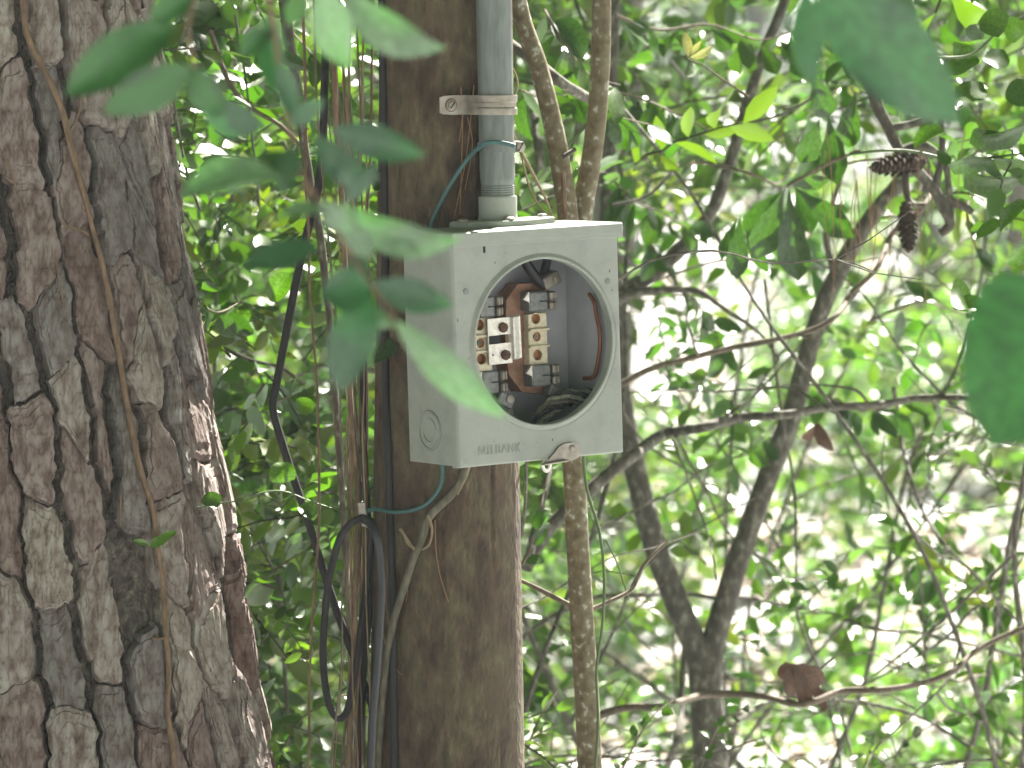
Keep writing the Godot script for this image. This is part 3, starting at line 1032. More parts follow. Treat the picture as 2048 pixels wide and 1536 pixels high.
	for q in [[[922, 175], [925, 230], [924, 300], [920, 430]], [[948, 170], [940, 250], [930, 330], [905, 450]], [[926, 230], [918, 285]], [[935, 235], [945, 290], [930, 380]]]:
		var tp := []
		for p in q: tp.append(pole_px(p[0], p[1], 0.004))
		part("needle", tube_mesh(tp, 0.0007, 0.0004, 4, 0.0, 5), M.needle, nd)
	var nd2 := thing("pine_needle_tuft", pole_px(860, 1150, 0.003), "dry pine needles and fine tendrils stuck low on the pole below the box", "pine needles")
	for q in [[[870, 1040], [872, 1100], [880, 1150], [897, 1205]], [[755, 1190], [765, 1260], [780, 1320], [803, 1350]], [[812, 1150], [815, 1180], [812, 1205]], [[770, 1020], [778, 1100], [772, 1200], [785, 1290]]]:
		var tp := []
		for p in q: tp.append(pole_px(p[0], p[1], 0.003))
		part("needle", tube_mesh(tp, 0.0007, 0.0004, 4, 0.0, 5), M.needle, nd2)

# loops about the box's front: the ray from the hole's middle to the rectangle's edge
const HX := 0.0980
const HY := 0.1075
const ZF := 0.163
const ZB := 0.0722
const HC := Vector2(0.0052, 0.0080)
var angles := []

func rect_loop(inset: float, z: float) -> Array:
	var out := []
	for a in angles:
		var d := Vector2(cos(a), sin(a))
		var hx := HX - inset
		var hy := HY - inset
		var tx := ((hx if d.x > 0.0 else -hx) - HC.x) / d.x if absf(d.x) > 1e-6 else 9.0
		var ty := ((hy if d.y > 0.0 else -hy) - HC.y) / d.y if absf(d.y) > 1e-6 else 9.0
		var p := HC + d * minf(tx, ty)
		out.append(Vector3(p.x, p.y, z))
	return out

func hole_loop(r: float, z: float) -> Array:
	var out := []
	for a in angles: out.append(Vector3(HC.x + cos(a) * r, HC.y + sin(a) * r, z))
	return out

func meter() -> void:
	for i in 96: angles.append(TAU * i / 96.0)
	for sx in [-1, 1]:
		for sy in [-1, 1]: angles.append(fposmod(Vector2(sx * (HX - 0.002) - HC.x, sy * (HY - 0.002) - HC.y).angle(), TAU))
	angles.sort()
	var o := thing("meter_box", at(893, 686, 4.68), "open grey metal meter socket box with a large round hole, mounted on the pole", "meter box")
	o.basis = Basis(Vector3(0, 0, 1), deg_to_rad(1.75)) * pole_b
	# where a pixel's line of sight meets a plane of the box, in the box's own axes
	var inv := o.global_transform.affine_inverse()
	var e := inv * eye
	var pick := func(px: float, py: float, z: float) -> Vector3:
		var q: Vector3 = inv * at(px, py, 1.0) - e
		return e + q * ((z - e.z) / q.z)
	# body: an open tray
	var g := Geo.new()
	var rect := func(hx: float, hy: float, z: float) -> Array: return [Vector3(-hx, -hy, z), Vector3(hx, -hy, z), Vector3(hx, hy, z), Vector3(-hx, hy, z)]
	var b := 0.0016
	loft(g, [rect.call(HX - b - 0.002, HY - b - 0.002, ZB), rect.call(HX - b, HY - b, ZB + 0.003), rect.call(HX - b, HY - b, ZF - 0.006), rect.call(HX - b - 0.0016, HY - b - 0.0016, ZF - 0.006)], true, false)
	piece("body", mesh_of(g, 20.0), M.paint, o)
	g = Geo.new()
	loft(g, [rect.call(HX - b - 0.0016, HY - b - 0.0016, ZF - 0.0062), rect.call(HX - b - 0.0016, HY - b - 0.0016, ZB + 0.0026)], false, true)
	piece("lining", mesh_of(g, 20.0), M.paint_in, o)
	# cover with its flange, the pressed collar and the hole
	g = Geo.new()
	loft(g, [rect_loop(0.0, ZF - 0.0115), rect_loop(0.0, ZF - 0.0045), rect_loop(0.0005, ZF - 0.0022), rect_loop(0.0016, ZF - 0.0006), rect_loop(0.0034, ZF), hole_loop(0.0872, ZF), hole_loop(0.0862, ZF - 0.0006), hole_loop(0.0846, ZF + 0.0002), hole_loop(0.0828, ZF + 0.0022), hole_loop(0.0814, ZF + 0.0024), hole_loop(0.0804, ZF + 0.0016), hole_loop(0.0802, ZF), hole_loop(0.0802, ZF - 0.007), hole_loop(0.0816, ZF - 0.007), hole_loop(0.0816, ZF - 0.0014), rect_loop(0.0015, ZF - 0.0030), rect_loop(0.0014, ZF - 0.0115), rect_loop(0.0, ZF - 0.0115)])
	var cover := piece("cover", mesh_of(g, 32.0), M.paint, o)
	# rivets beside the hole, the slot and small pits
	for p in [[-0.0835, 0.062], [0.0835, 0.062]]:
		piece("screw_hole", lathe_mesh([[0.0030, 0.0], [0.0030, 0.0009], [0.0022, 0.0010]], Transform3D(Basis(Vector3.RIGHT, PI / 2), Vector3(p[0], p[1], ZF - 0.0002)), 16), M.jaw, cover)
	piece("slot", box_mesh(Vector3(0.0026, 0.0062, 0.0008), 0.0003, Transform3D(Basis.IDENTITY, Vector3(-0.061, HY - 0.0065, ZF + 0.0002))), M.dark_hole, cover)
	for p in [[-0.049, 0.088], [0.012, -0.088], [-0.094, 0.035], [0.086, 0.072], [0.088, 0.053]]:
		piece("pit", box_mesh(Vector3(0.0008, rnd(0.0015, 0.003), 0.0004), 0.0001, Transform3D(Basis(Vector3(0, 0, 1), rnd(-0.4, 0.4)), Vector3(p[0], p[1], ZF + 0.0001))), M.rust, cover)
	# pressed lettering
	var tm := TextMesh.new()
	tm.text = "MILBANK"
	var f := SystemFont.new()
	f.font_names = PackedStringArray(["Droid Sans"])
	tm.font = f
	tm.font_size = 32
	tm.pixel_size = 0.0085 / 24.0
	tm.depth = 0.0010
	piece("lettering", tm, M.paint, cover, Transform3D(Basis.IDENTITY.scaled(Vector3(1.04, 1, 1)), Vector3(-0.0505, -0.0925, ZF + 0.0002)))
	# knockouts in the left side
	var side := Transform3D(Basis(Vector3(0, 0, 1), PI / 2), Vector3(-HX + 0.0018, -0.0735, 0.112))
	for r in [0.0185, 0.0115]:
		g = Geo.new()
		var ls := []
		for q in [[r - 0.0010, 0.0], [r - 0.0006, 0.0016], [r + 0.0003, 0.0018], [r + 0.0009, 0.0]]: ls.append(circle(side * Vector3(0, q[1], 0), side.basis.x, side.basis.z, q[0], 40))
		loft(g, ls)
		piece("knockout_ring", mesh_of(g, 50.0), M.paint, o)
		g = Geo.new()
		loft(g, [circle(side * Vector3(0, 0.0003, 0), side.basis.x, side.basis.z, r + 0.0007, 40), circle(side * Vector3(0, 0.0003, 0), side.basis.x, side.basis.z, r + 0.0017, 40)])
		piece("shade_dirt_ring", mesh_of(g, 50.0), M.jaw, o)  # dark ring paints in the groove's shadow line along with its dirt
	piece("knockout", lathe_mesh([[0.0168, 0.0], [0.0166, 0.0007], [0.0122, 0.0007], [0.0120, 0.0004]], side, 40), M.paint, o)
	# lid with its lip
	g = Geo.new()
	cbox(g, Transform3D(Basis.IDENTITY, Vector3(0, HY + 0.0058, (ZB + ZF) / 2 + 0.001)), Vector3(HX * 2 + 0.005, 0.0118, ZF - ZB + 0.008), 0.0013)
	var lid := piece("lid", mesh_of(g, 10.0), M.paint, o)
	g = Geo.new()
	cbox(g, Transform3D(Basis.IDENTITY, Vector3(0, HY + 0.0002, ZF + 0.0040)), Vector3(HX * 2 + 0.004, 0.0060, 0.0014), 0.0004)
	piece("lip", mesh_of(g, 10.0), M.paint, lid)
	# hub plate, hub and screws on the lid
	var hub_c: Vector3 = inv * (pole_c + pole_b * Vector3(0, 0, 0.0905) + Vector3(0.0008, 0.128, 0))
	var yt := HY + 0.0118
	g = Geo.new()
	var ol := []
	for q in [[-0.052, -0.008], [-0.046, 0.016], [-0.012, 0.030], [0.020, 0.030], [0.058, 0.014], [0.062, -0.006], [0.05, -0.014], [-0.046, -0.014]]: ol.append(Vector3(hub_c.x + q[0], 0, hub_c.z + q[1]))
	var up := func(l: Array, y: float, k: float) -> Array: return l.map(func(p): return Vector3(hub_c.x + (p.x - hub_c.x) * k, y, hub_c.z + (p.z - hub_c.z) * k))
	loft(g, [up.call(ol, yt - 0.0005, 1.0), up.call(ol, yt + 0.0050, 1.0), up.call(ol, yt + 0.0062, 0.97)], true, true)
	var hp := piece("hub_plate", mesh_of(g, 25.0), M.paint, o)
	var hx := Transform3D(Basis(Vector3(0, 0, 1), deg_to_rad(-0.5)), Vector3(hub_c.x, yt + 0.006, hub_c.z))
	piece("hub", lathe_mesh([[0.0205, -0.001], [0.0192, 0.002], [0.0187, 0.006], [0.0190, 0.0215], [0.0182, 0.0230], [0.0168, 0.0230]], hx, 40, 40.0), M.paint, o)
	for q in [[-0.044, 0.004], [-0.003, 0.024], [0.051, 0.002]]:
		piece("screw", lathe_mesh([[0.0052, 0.0], [0.0052, 0.0022], [0.0036, 0.0034], [0.0010, 0.0036]], Transform3D(Basis.IDENTITY, Vector3(hub_c.x + q[0], yt + 0.0058, hub_c.z + q[1])), 6 if q[0] > 0 else 14), M.paint if q[0] > 0 else M.zinc, hp)
	# the latch and sealing eye at the bottom edge
	g = Geo.new()
	slab(g, PackedVector2Array([Vector2(-0.012, -0.0105), Vector2(-0.020, -0.0105), Vector2(-0.022, -0.0085), Vector2(-0.016, -0.0065), Vector2(-0.008, -0.001), Vector2(-0.002, 0.0045), Vector2(0.004, 0.0065), Vector2(0.014, 0.0065), Vector2(0.0205, 0.004), Vector2(0.023, -0.002), Vector2(0.021, -0.0085), Vector2(0.014, -0.011), Vector2(0.004, -0.011)]), 0.0, 0.0018)
	var lc: Vector3 = pick.call(1120, 902, ZF + 0.001)
	var latch := piece("latch", mesh_of(g, 20.0), M.zinc, o, Transform3D(Basis(Vector3(0, 0, 1), 0.06), lc))
	piece("rivet", lathe_mesh([[0.0034, 0.0], [0.0032, 0.0010], [0.0018, 0.0016]], Transform3D(Basis(Vector3.RIGHT, PI / 2), Vector3(0.0135, 0.001, 0.0017)), 16), M.zinc, latch)
	piece("lip", box_mesh(Vector3(0.030, 0.0016, 0.007), 0.0005, Transform3D(Basis.IDENTITY, Vector3(-0.010, -0.0095, 0.0045))), M.zinc, latch)
	g = Geo.new()
	var ec: Vector3 = pick.call(1093, 931, ZF - 0.004)
	var rim := []
	for q in [[0.0030, -0.0012], [0.0030, 0.0012], [0.0056, 0.0012], [0.0062, 0.0], [0.0056, -0.0012], [0.0030, -0.0012]]: rim.append(circle(ec + Vector3(0, 0, q[1]), Vector3(1, 0, 0), Vector3(0, 1.15, 0), q[0], 24))
	loft(g, rim)
	piece("seal_eye", mesh_of(g, 50.0), M.steel, o)
	# ---------------- what shows inside
	var sz := func(px: float) -> float: return px * K * 4.56
	var xw := func(px: float) -> float: return px * K * 4.56 / cos(yaw)
	# the reddish insulating bracket
	var z_i := 0.096
	var pl := PackedVector2Array()
	for q in [[1098, 566], [1070, 566], [1036, 568], [1013, 600], [1010, 690], [1018, 750], [1044, 784], [1092, 790], [1100, 772], [1076, 764], [1058, 738], [1053, 680], [1053, 618], [1070, 584], [1098, 582]]:
		var v: Vector3 = pick.call(q[0], q[1], z_i)
		pl.append(Vector2(v.x, v.y))
	g = Geo.new()
	slab(g, pl, ZB + 0.004, z_i)
	piece("insulator_bracket", mesh_of(g, 25.0), M.insulator, o)
	# terminal blocks of cream plastic, each with three holes
	for tb in [[1077, 1074, 38.0, [637, 673, 710], 688, 125.0, 0.105], [962, 961, 44.0, [650, 686, 718], 690, 108.0, 0.118]]:
		var cc: Vector3 = pick.call(tb[0], tb[4], tb[6])
		var wpx: float = xw.call(tb[2])
		var blk := Node3D.new()
		blk.name = "terminal_block"
		o.add_child(blk, true)
		var bh: float = sz.call(tb[5])
		var edge := [cc.y + bh / 2, pick.call(tb[0], (tb[3][0] + tb[3][1]) / 2.0, tb[6]).y, pick.call(tb[0], (tb[3][1] + tb[3][2]) / 2.0, tb[6]).y, cc.y - bh / 2]
		for i in 3:
			var hc: Vector3 = pick.call(tb[1] + (tb[3][i] - 673) * 0.05, tb[3][i], tb[6])
			var cell := func(inset: float, z: float) -> Array:
				var out := []
				for k in 32:
					var dv := Vector2(cos(TAU * k / 32.0), sin(TAU * k / 32.0))
					var tx: float = ((cc.x + wpx / 2 - inset if dv.x > 0.0 else cc.x - wpx / 2 + inset) - hc.x) / dv.x if absf(dv.x) > 1e-6 else 9.0
					var ty: float = ((edge[i] - inset if dv.y > 0.0 else edge[i + 1] + inset) - hc.y) / dv.y if absf(dv.y) > 1e-6 else 9.0
					out.append(Vector3(hc.x, hc.y, 0) + Vector3(dv.x, dv.y, 0) * minf(tx, ty) + Vector3(0, 0, z))
				return out
			g = Geo.new()
			var hr := 0.0052 if i != 1 else 0.0046
			loft(g, [cell.call(0.0, tb[6] - 0.016), cell.call(0.0, tb[6] - 0.001), cell.call(0.0008, tb[6]), circle(hc, Vector3.RIGHT, Vector3.UP, hr + 0.0006, 32), circle(hc + Vector3(0, 0, -0.0006), Vector3.RIGHT, Vector3.UP, hr, 32)])
			piece("terminal_cell", mesh_of(g, 25.0), M.cream, blk)
			g = Geo.new()
			loft(g, [circle(hc + Vector3(0, 0, -0.0006), Vector3.RIGHT, Vector3.UP, hr, 32), circle(hc + Vector3(0, 0, -0.007 if i != 1 else -0.003), Vector3.RIGHT, Vector3.UP, hr * 0.96, 32)], false, true)
			piece("hole", mesh_of(g, 40.0), M.orange_hole, blk)
			if i == 1: piece("terminal_screw", lathe_mesh([[0.0024, 0.0], [0.0022, 0.0012]], Transform3D(Basis(Vector3.RIGHT, PI / 2), hc + Vector3(-0.0008, 0, -0.0029)), 14), M.jaw, blk)
		for ry in [0.5 * (tb[3][0] + tb[3][1]) + 4.0, 0.5 * (tb[3][1] + tb[3][2]) + 1.0]:
			var rc: Vector3 = pick.call(tb[0], ry, tb[6])
			piece("ridge", box_mesh(Vector3(wpx * 1.04, 0.0024, 0.005), 0.0006, Transform3D(Basis.IDENTITY, rc + Vector3(0, 0, 0.0010))), M.cream, blk)
	# the bright jumper plate between them with its rusty screws
	var zp := 0.124
	var pc: Vector3 = pick.call(1000, 682, zp)
	g = Geo.new()
	var pw: float = xw.call(46.0)
	var ph: float = sz.call(92.0)
	slab(g, PackedVector2Array([Vector2(-pw / 2, -ph / 2), Vector2(pw / 2, -ph / 2), Vector2(pw / 2, -0.0025), Vector2(-pw * 0.02, -0.0025), Vector2(-pw * 0.02, 0.006), Vector2(pw / 2, 0.006), Vector2(pw / 2, ph / 2), Vector2(-pw / 2, ph / 2)]), -0.0022, 0.0)
	var jp := piece("jumper_plate", mesh_of(g, 15.0), M.steel, o, Transform3D(Basis(Vector3(0, 0, 1), 0.02), pc))
	piece("fold", box_mesh(Vector3(0.0085, ph * 0.95, 0.0085), 0.0012, Transform3D(Basis(Vector3.UP, 0.35), Vector3(pw / 2 + 0.0035, 0.0018, -0.0010))), M.steel, jp)
	piece("fold_edge", box_mesh(Vector3(0.0045, ph * 0.94, 0.005), 0.0008, Transform3D(Basis.IDENTITY, Vector3(pw / 2 + 0.0095, 0.002, -0.0020))), M.steel, jp)
	piece("slot", box_mesh(Vector3(pw * 0.46, 0.0082, 0.001), 0.0002, Transform3D(Basis.IDENTITY, Vector3(-pw * 0.24, 0.0016, 0.0001))), M.dark_hole, jp)
	for q in [[1006, 655], [1010, 710]]:
		var sp: Vector3 = (pick.call(q[0], q[1], zp) - pc)
		piece("rusty_screw", lathe_mesh([[0.0052, 0.0], [0.0050, 0.0026], [0.0030, 0.0034]], Transform3D(Basis(Vector3.RIGHT, PI / 2), sp), 8), M.rust, jp)
	piece("stain", lathe_mesh([[0.0014, 0.0], [0.0012, 0.0003]], Transform3D(Basis(Vector3.RIGHT, PI / 2), Vector3(-0.009, -0.013, 0.0001)), 10), M.jaw, jp)
	# jaws: dark blocks, each with a pair of spring clips at its front
	for j in [[1078, 603, 38.0, 40.0, 0.112], [1084, 751, 38.0, 44.0, 0.112], [975, 614, 32.0, 42.0, 0.122], [982, 765, 34.0, 46.0, 0.122]]:
		var jc: Vector3 = pick.call(j[0], j[1], j[4])
		var jw: float = xw.call(j[2])
		var jh: float = sz.call(j[3])
		var jaw := piece("jaw", box_mesh(Vector3(jw, jh, 0.020), 0.0015, Transform3D(Basis.IDENTITY, jc + Vector3(0, 0, -0.010))), M.jaw, o)
		for s in [-1, 1]:
			g = Geo.new()
			var cp := Transform3D(Basis.IDENTITY, jc + Vector3(jw * 0.62, s * jh * 0.255, -0.002))
			cbox(g, cp, Vector3(jw * 0.22, jh * 0.44, 0.012), 0.0016)
			cbox(g, Transform3D(Basis.IDENTITY, cp.origin + Vector3(jw * 0.24, 0, -0.001)), Vector3(jw * 0.20, jh * 0.44, 0.010), 0.0016)
			piece("clip", mesh_of(g, 20.0), M.zinc, jaw)
		piece("gap", box_mesh(Vector3(jw * 0.5, 0.0012, 0.002), 0.0003, Transform3D(Basis.IDENTITY, jc + Vector3(jw * 0.30, 0, 0.0004))), M.black, jaw)
		# the slanting plate beside it
		g = Geo.new()
		slab(g, PackedVector2Array([Vector2(-jw * 0.5, 0), Vector2(-jw * 0.78, jh * 0.15), Vector2(-jw * 0.5, jh * 0.5), Vector2(-jw * 0.42, jh * 0.45), Vector2(-jw * 0.42, -jh * 0.45)]), -0.004, -0.001)
		piece("side_plate", mesh_of(g, 20.0), M.steel, jaw, Transform3D(Basis.IDENTITY, jc))
	# lugs with screws, top and bottom
	for l in [[1098, 560, 0.4, 0.106], [1108, 786, -0.5, 0.106], [1005, 800, -0.5, 0.116]]:
		var c2: Vector3 = pick.call(l[0], l[1], l[3])
		var lug := piece("lug", box_mesh(Vector3(0.020, 0.013, 0.014), 0.0015, Transform3D(Basis(Vector3(0, 0, 1), l[2]), c2)), M.jaw if l[1] > 700 else M.zinc, o)
		piece("lug_screw", lathe_mesh([[0.0042, 0.0], [0.0042, 0.0014], [0.0024, 0.0018]], Transform3D(Basis(Vector3.RIGHT, PI / 2), c2 + Vector3(0.004, 0.001, 0.0068)), 12), M.zinc, lug)
	# conductors
	var run := func(q: Array, r: float, called: String, m: Material, rough := 0.0) -> void:
		var tp := []
		for p in q: tp.append(pick.call(p[0], p[1], p[2]))
		piece(called, tube_mesh(tp, r, r, 10, rough, 6), m, o)
	run.call([[1040, 500, 0.105], [1055, 530, 0.106], [1075, 558, 0.107], [1090, 572, 0.106]], 0.0052, "cable", M.black)
	run.call([[1098, 505, 0.098], [1090, 540, 0.098], [1084, 566, 0.1]], 0.0045, "cable", M.black)
	var coil := smooth_path([[1066, 905, 0.118], [1078, 850, 0.121], [1096, 820, 0.124], [1125, 800, 0.126], [1160, 793, 0.126], [1195, 801, 0.122], [1222, 833, 0.114]].map(func(q): return pick.call(q[0], q[1], q[2])), 12)
	for k in 7:
		var sp := []
		var off := TAU * k / 7.0
		for i in coil.size():
			var t2: Vector3 = (coil[mini(i + 1, coil.size() - 1)] - coil[maxi(i - 1, 0)]).normalized()
			var n1 := t2.cross(Vector3(0, 0, 1)).normalized()
			var n2 := t2.cross(n1)
			var a2 := off + i * 0.11
			var rr := 0.0062 + 0.0012 * sin(i * 0.7 + k * 2.0)
			sp.append(coil[i] + n1 * cos(a2) * rr + n2 * sin(a2) * rr)
		piece("strand", tube_mesh(sp, 0.0021, 0.0021, 7, 0.25, 1), [M.frayed, M.old_cable, M.cable, M.frayed, M.old_cable, M.frayed, M.cable_grey][k], o)
	run.call([[1112, 790, 0.104], [1108, 806, 0.108], [1098, 826, 0.112], [1088, 850, 0.112]], 0.0042, "frayed_cable", M.frayed, 0.4)
	run.call([[1006, 805, 0.112], [1015, 822, 0.112], [1028, 850, 0.108]], 0.0055, "frayed_cable", M.frayed, 0.4)
	run.call([[1012, 790, 0.110], [1020, 800, 0.113], [1012, 812, 0.114], [1000, 806, 0.113]], 0.0022, "strand", M.frayed, 0.3)
	# the bare copper wire along the right wall
	var wx := HX - 0.010
	var wall := func(px: float, py: float) -> Vector3:
		var q: Vector3 = inv * at(px, py, 1.0) - e
		return e + q * ((wx - e.x) / q.x)
	var cw := []
	for q in [[1178, 588], [1188, 604], [1193, 632], [1199, 660], [1200, 690], [1196, 722], [1190, 748], [1182, 756], [1168, 757]]: cw.append(wall.call(q[0], q[1]))
	piece("copper_wire", tube_mesh(cw, 0.0022, 0.0022, 8, 0.2, 5), M.copper, o)
	for q in [[1205, 618], [1207, 715]]: piece("wall_screw", lathe_mesh([[0.0045, 0.0], [0.0040, 0.003]], Transform3D(Basis(Vector3(0, 0, 1), PI / 2), wall.call(q[0], q[1]) + Vector3(0.008, 0, 0)), 12), M.jaw, o)


# ---------------------------------------------------------------- cables and vines by the pole
func px_path(q: Array, d: float) -> Array:
	var out := []
	for p in q: out.append(at(p[0], p[1], p[2] if p.size() > 2 else d))
	return out

func cables() -> void:
	var r := K * 4.68
	single("black_cable", tube_mesh(px_path([[655, -80], [650, 150], [640, 350], [612, 475], [590, 575], [568, 690], [551, 780], [546, 818], [560, 872], [590, 965], [616, 1042], [650, 1150], [680, 1240], [710, 1320], [738, 1395], [765, 1470], [780, 1560]], 4.70), r * 8.5, r * 8.0, 12, 0.04, 8), M.cable, "thick black cable bent like an elbow in the gap left of the pole", "cable", "cables hanging beside the pole")
	single("black_cable", tube_mesh(px_path([[742, 1042, 4.63], [722, 1038, 4.62], [703, 1046, 4.62], [682, 1072, 4.62], [668, 1115, 4.63], [657, 1165, 4.65], [650, 1230, 4.66], [646, 1300, 4.66], [649, 1360, 4.66], [658, 1408, 4.66], [674, 1436, 4.66], [690, 1430, 4.66], [700, 1400, 4.66], [712, 1330, 4.66], [726, 1230, 4.67], [738, 1120, 4.67], [742, 1040, 4.66]], 4.66), r * 7.5, r * 7.0, 12, 0.05, 8), M.cable, "black cable hanging in a long loop beside the lower pole", "cable", "cables hanging beside the pole")
	single("black_cable", tube_mesh(px_path([[722, 1036, 4.62], [738, 1044, 4.61], [752, 1070, 4.60], [759, 1110, 4.60], [763, 1175, 4.60], [759, 1265, 4.60], [753, 1350, 4.60], [746, 1430, 4.60], [741, 1560, 4.60], [738, 1800, 4.60]], 4.6), r * 9.0, r * 8.5, 12, 0.04, 8), M.cable_grey, "grey black cable with a shine running down the pole's left edge", "cable", "cables hanging beside the pole")
	single("black_cable", tube_mesh(px_path([[737, 560], [728, 640], [726, 800], [728, 900], [733, 1000], [739, 1060], [744, 1150], [737, 1240], [728, 1330], [722, 1420], [715, 1560]], 4.69), r * 7.5, r * 7.0, 10, 0.04, 6), M.cable, "thin straight black cable behind the vines left of the pole", "cable", "cables hanging beside the pole")
	var flat := []
	for p in [[763, -60], [767, 250], [770, 500], [771, 760], [776, 900], [780, 1050], [785, 1180], [787, 1400], [789, 1620]]: flat.append(pole_px(p[0], p[1], 0.003))
	single("black_cable", tube_mesh(flat, r * 8.0, r * 8.0, 10, 0.03, 8), M.cable, "straight black cable stapled along the left of the pole", "cable", "cables hanging beside the pole")
	# the grey dry cable below the box
	var oc := []
	for p in [[938, 905], [932, 935], [922, 962], [902, 990], [874, 1016], [853, 1042], [843, 1078], [828, 1112], [815, 1152], [800, 1200], [786, 1246], [776, 1300], [768, 1370], [760, 1470], [752, 1600]]: oc.append(pole_px(p[0], p[1], 0.007))
	var o := thing("weathered_cable", oc[0], "weathered grey green cable sheath curving down the pole from the box", "cable")
	part("sheath", tube_mesh(oc, r * 9.0, r * 7.0, 10, 0.25, 7), M.old_cable, o)
	for q in [[[856, 1030], [864, 1060], [858, 1090], [842, 1100]], [[800, 1058], [812, 1075], [826, 1095]], [[830, 1098], [815, 1085], [806, 1062]], [[938, 930], [928, 960], [915, 990]]]:
		var tp := []
		for p in q: tp.append(pole_px(p[0], p[1], 0.010))
		part("peeling_strip", tube_mesh(tp, r * 3.5, r * 1.5, 5, 0.4, 4), M.vine_tan, o)
	var cp := thing("cable_clip", at(724, 1022, 4.62), "pale clip pinching the cables together beside the pole", "clip")
	piece("plate", box_mesh(Vector3(0.008, 0.018, 0.004), 0.001), M.zinc, cp, Transform3D(Basis(Vector3(0, 0, 1), 0.1), Vector3.ZERO))
	piece("tab", box_mesh(Vector3(0.014, 0.004, 0.005), 0.001), M.zinc, cp, Transform3D(Basis(Vector3(0, 0, 1), -0.2), Vector3(0.006, -0.014, 0.004)))
	# the curtain of dry vines
	var kinds := [M.vine_brown, M.vine_tan, M.vine_brown, M.twig, M.vine_green]
	var where := ["nearest the pole", "second from the pole", "with a forked end", "reddish and thin", "pale and frayed", "crossing the black cable", "bowed away from the pole", "dark and straight", "looping at its foot", "thin and green", "thickest of the curtain", "finest of the curtain", "farthest from the pole", "kinked halfway down"]
	for i in 14:
		var x0: float = 740.0 - i * 9.0 + rnd(-6, 6)
		var x1: float = 735.0 - (i % 7) * 6.0 + rnd(-4, 4)
		var x2: float = 740.0 - i * 6.0 + rnd(-14, 14)
		if i == 12: x0 = 600.0; x1 = 640.0; x2 = 610.0
		var d := 4.66 + rnd(-0.02, 0.09)
		var rr := rnd(1.7, 3.4)
		if i == 10: rr = 6.0
		if i == 11: rr = 1.5
		var pts := []
		for k in 17:
			var py := -70.0 + k * 105.0
			var t := clampf((py + 70.0) / 1110.0, 0.0, 1.0)
			var px := lerpf(x0, x1, t) if py < 1040 else lerpf(x1, x2, (py - 1040.0) / 560.0)
			pts.append(at(px + rnd(-5, 5), py, d + rnd(-0.012, 0.012)))
		single("hanging_vine", tube_mesh(pts, r * rr, r * rr * 0.85, 6, 0.35, 4), kinds[i % 5], "dry vine in the curtain left of the pole, " + where[i], "vine", "vines hanging left of the pole")
	single("thick_vine", tube_mesh(px_path([[560, -80], [575, 60], [596, 180], [608, 290], [622, 380], [640, 470], [655, 600], [668, 760], [678, 900], [690, 1100], [700, 1300], [705, 1600]], 4.86), r * 12.0, r * 5.0, 12, 0.35, 8), M.limb, "thick dark woody vine stem standing behind the curtain of vines", "vine")
	# slanting vines seen through the gap
	for q in [[[[470, 30], [490, 150], [505, 280], [520, 420]], "dark twig leaning through the gap beside the pine's top", 3.2], [[[420, 60], [455, 160], [500, 215], [560, 250], [600, 290]], "pale grey twig slanting down from the pine towards the vines", 6.0], [[[345, 200], [370, 330], [400, 420]], "dark stick leaning against the pine's right edge", 4.0], [[[432, 690], [500, 720], [560, 735], [610, 770]], "dead horizontal stick behind the elbow of the black cable", 5.0], [[[470, 1000], [520, 1090], [555, 1160], [575, 1230]], "thin bare twig in the lower gap beside the pine", 3.6], [[[560, 1150], [562, 1250], [570, 1350], [580, 1540]], "upright dark sapling stem in the lower gap", 6.5], [[[430, 260], [480, 285], [540, 250], [600, 215]], "twisted bare twig crossing the upper gap", 3.0], [[[545, 960], [550, 1040], [600, 1130], [605, 1170], [640, 1200], [720, 1250]], "pale green tendril winding down the lower gap", 3.5], [[[640, 1200], [620, 1260], [650, 1300], [690, 1370]], "thin grey green stem bending behind the loop", 4.0]]:
		single("bare_twig", tube_mesh(px_path(q[0], rnd(4.95, 5.4)), r * q[2], r * q[2] * 0.7, 6, 0.3, 6), M.vine_green if "green" in q[1] else (M.twig if "pale" in q[1] else M.limb), q[1], "twig", "twigs in the gap beside the pine")


# ---------------------------------------------------------------- trees and branches right of the pole
func down(p: Vector3) -> Vector3:
	return Vector3(p.x + 0.02, -0.05, p.z)

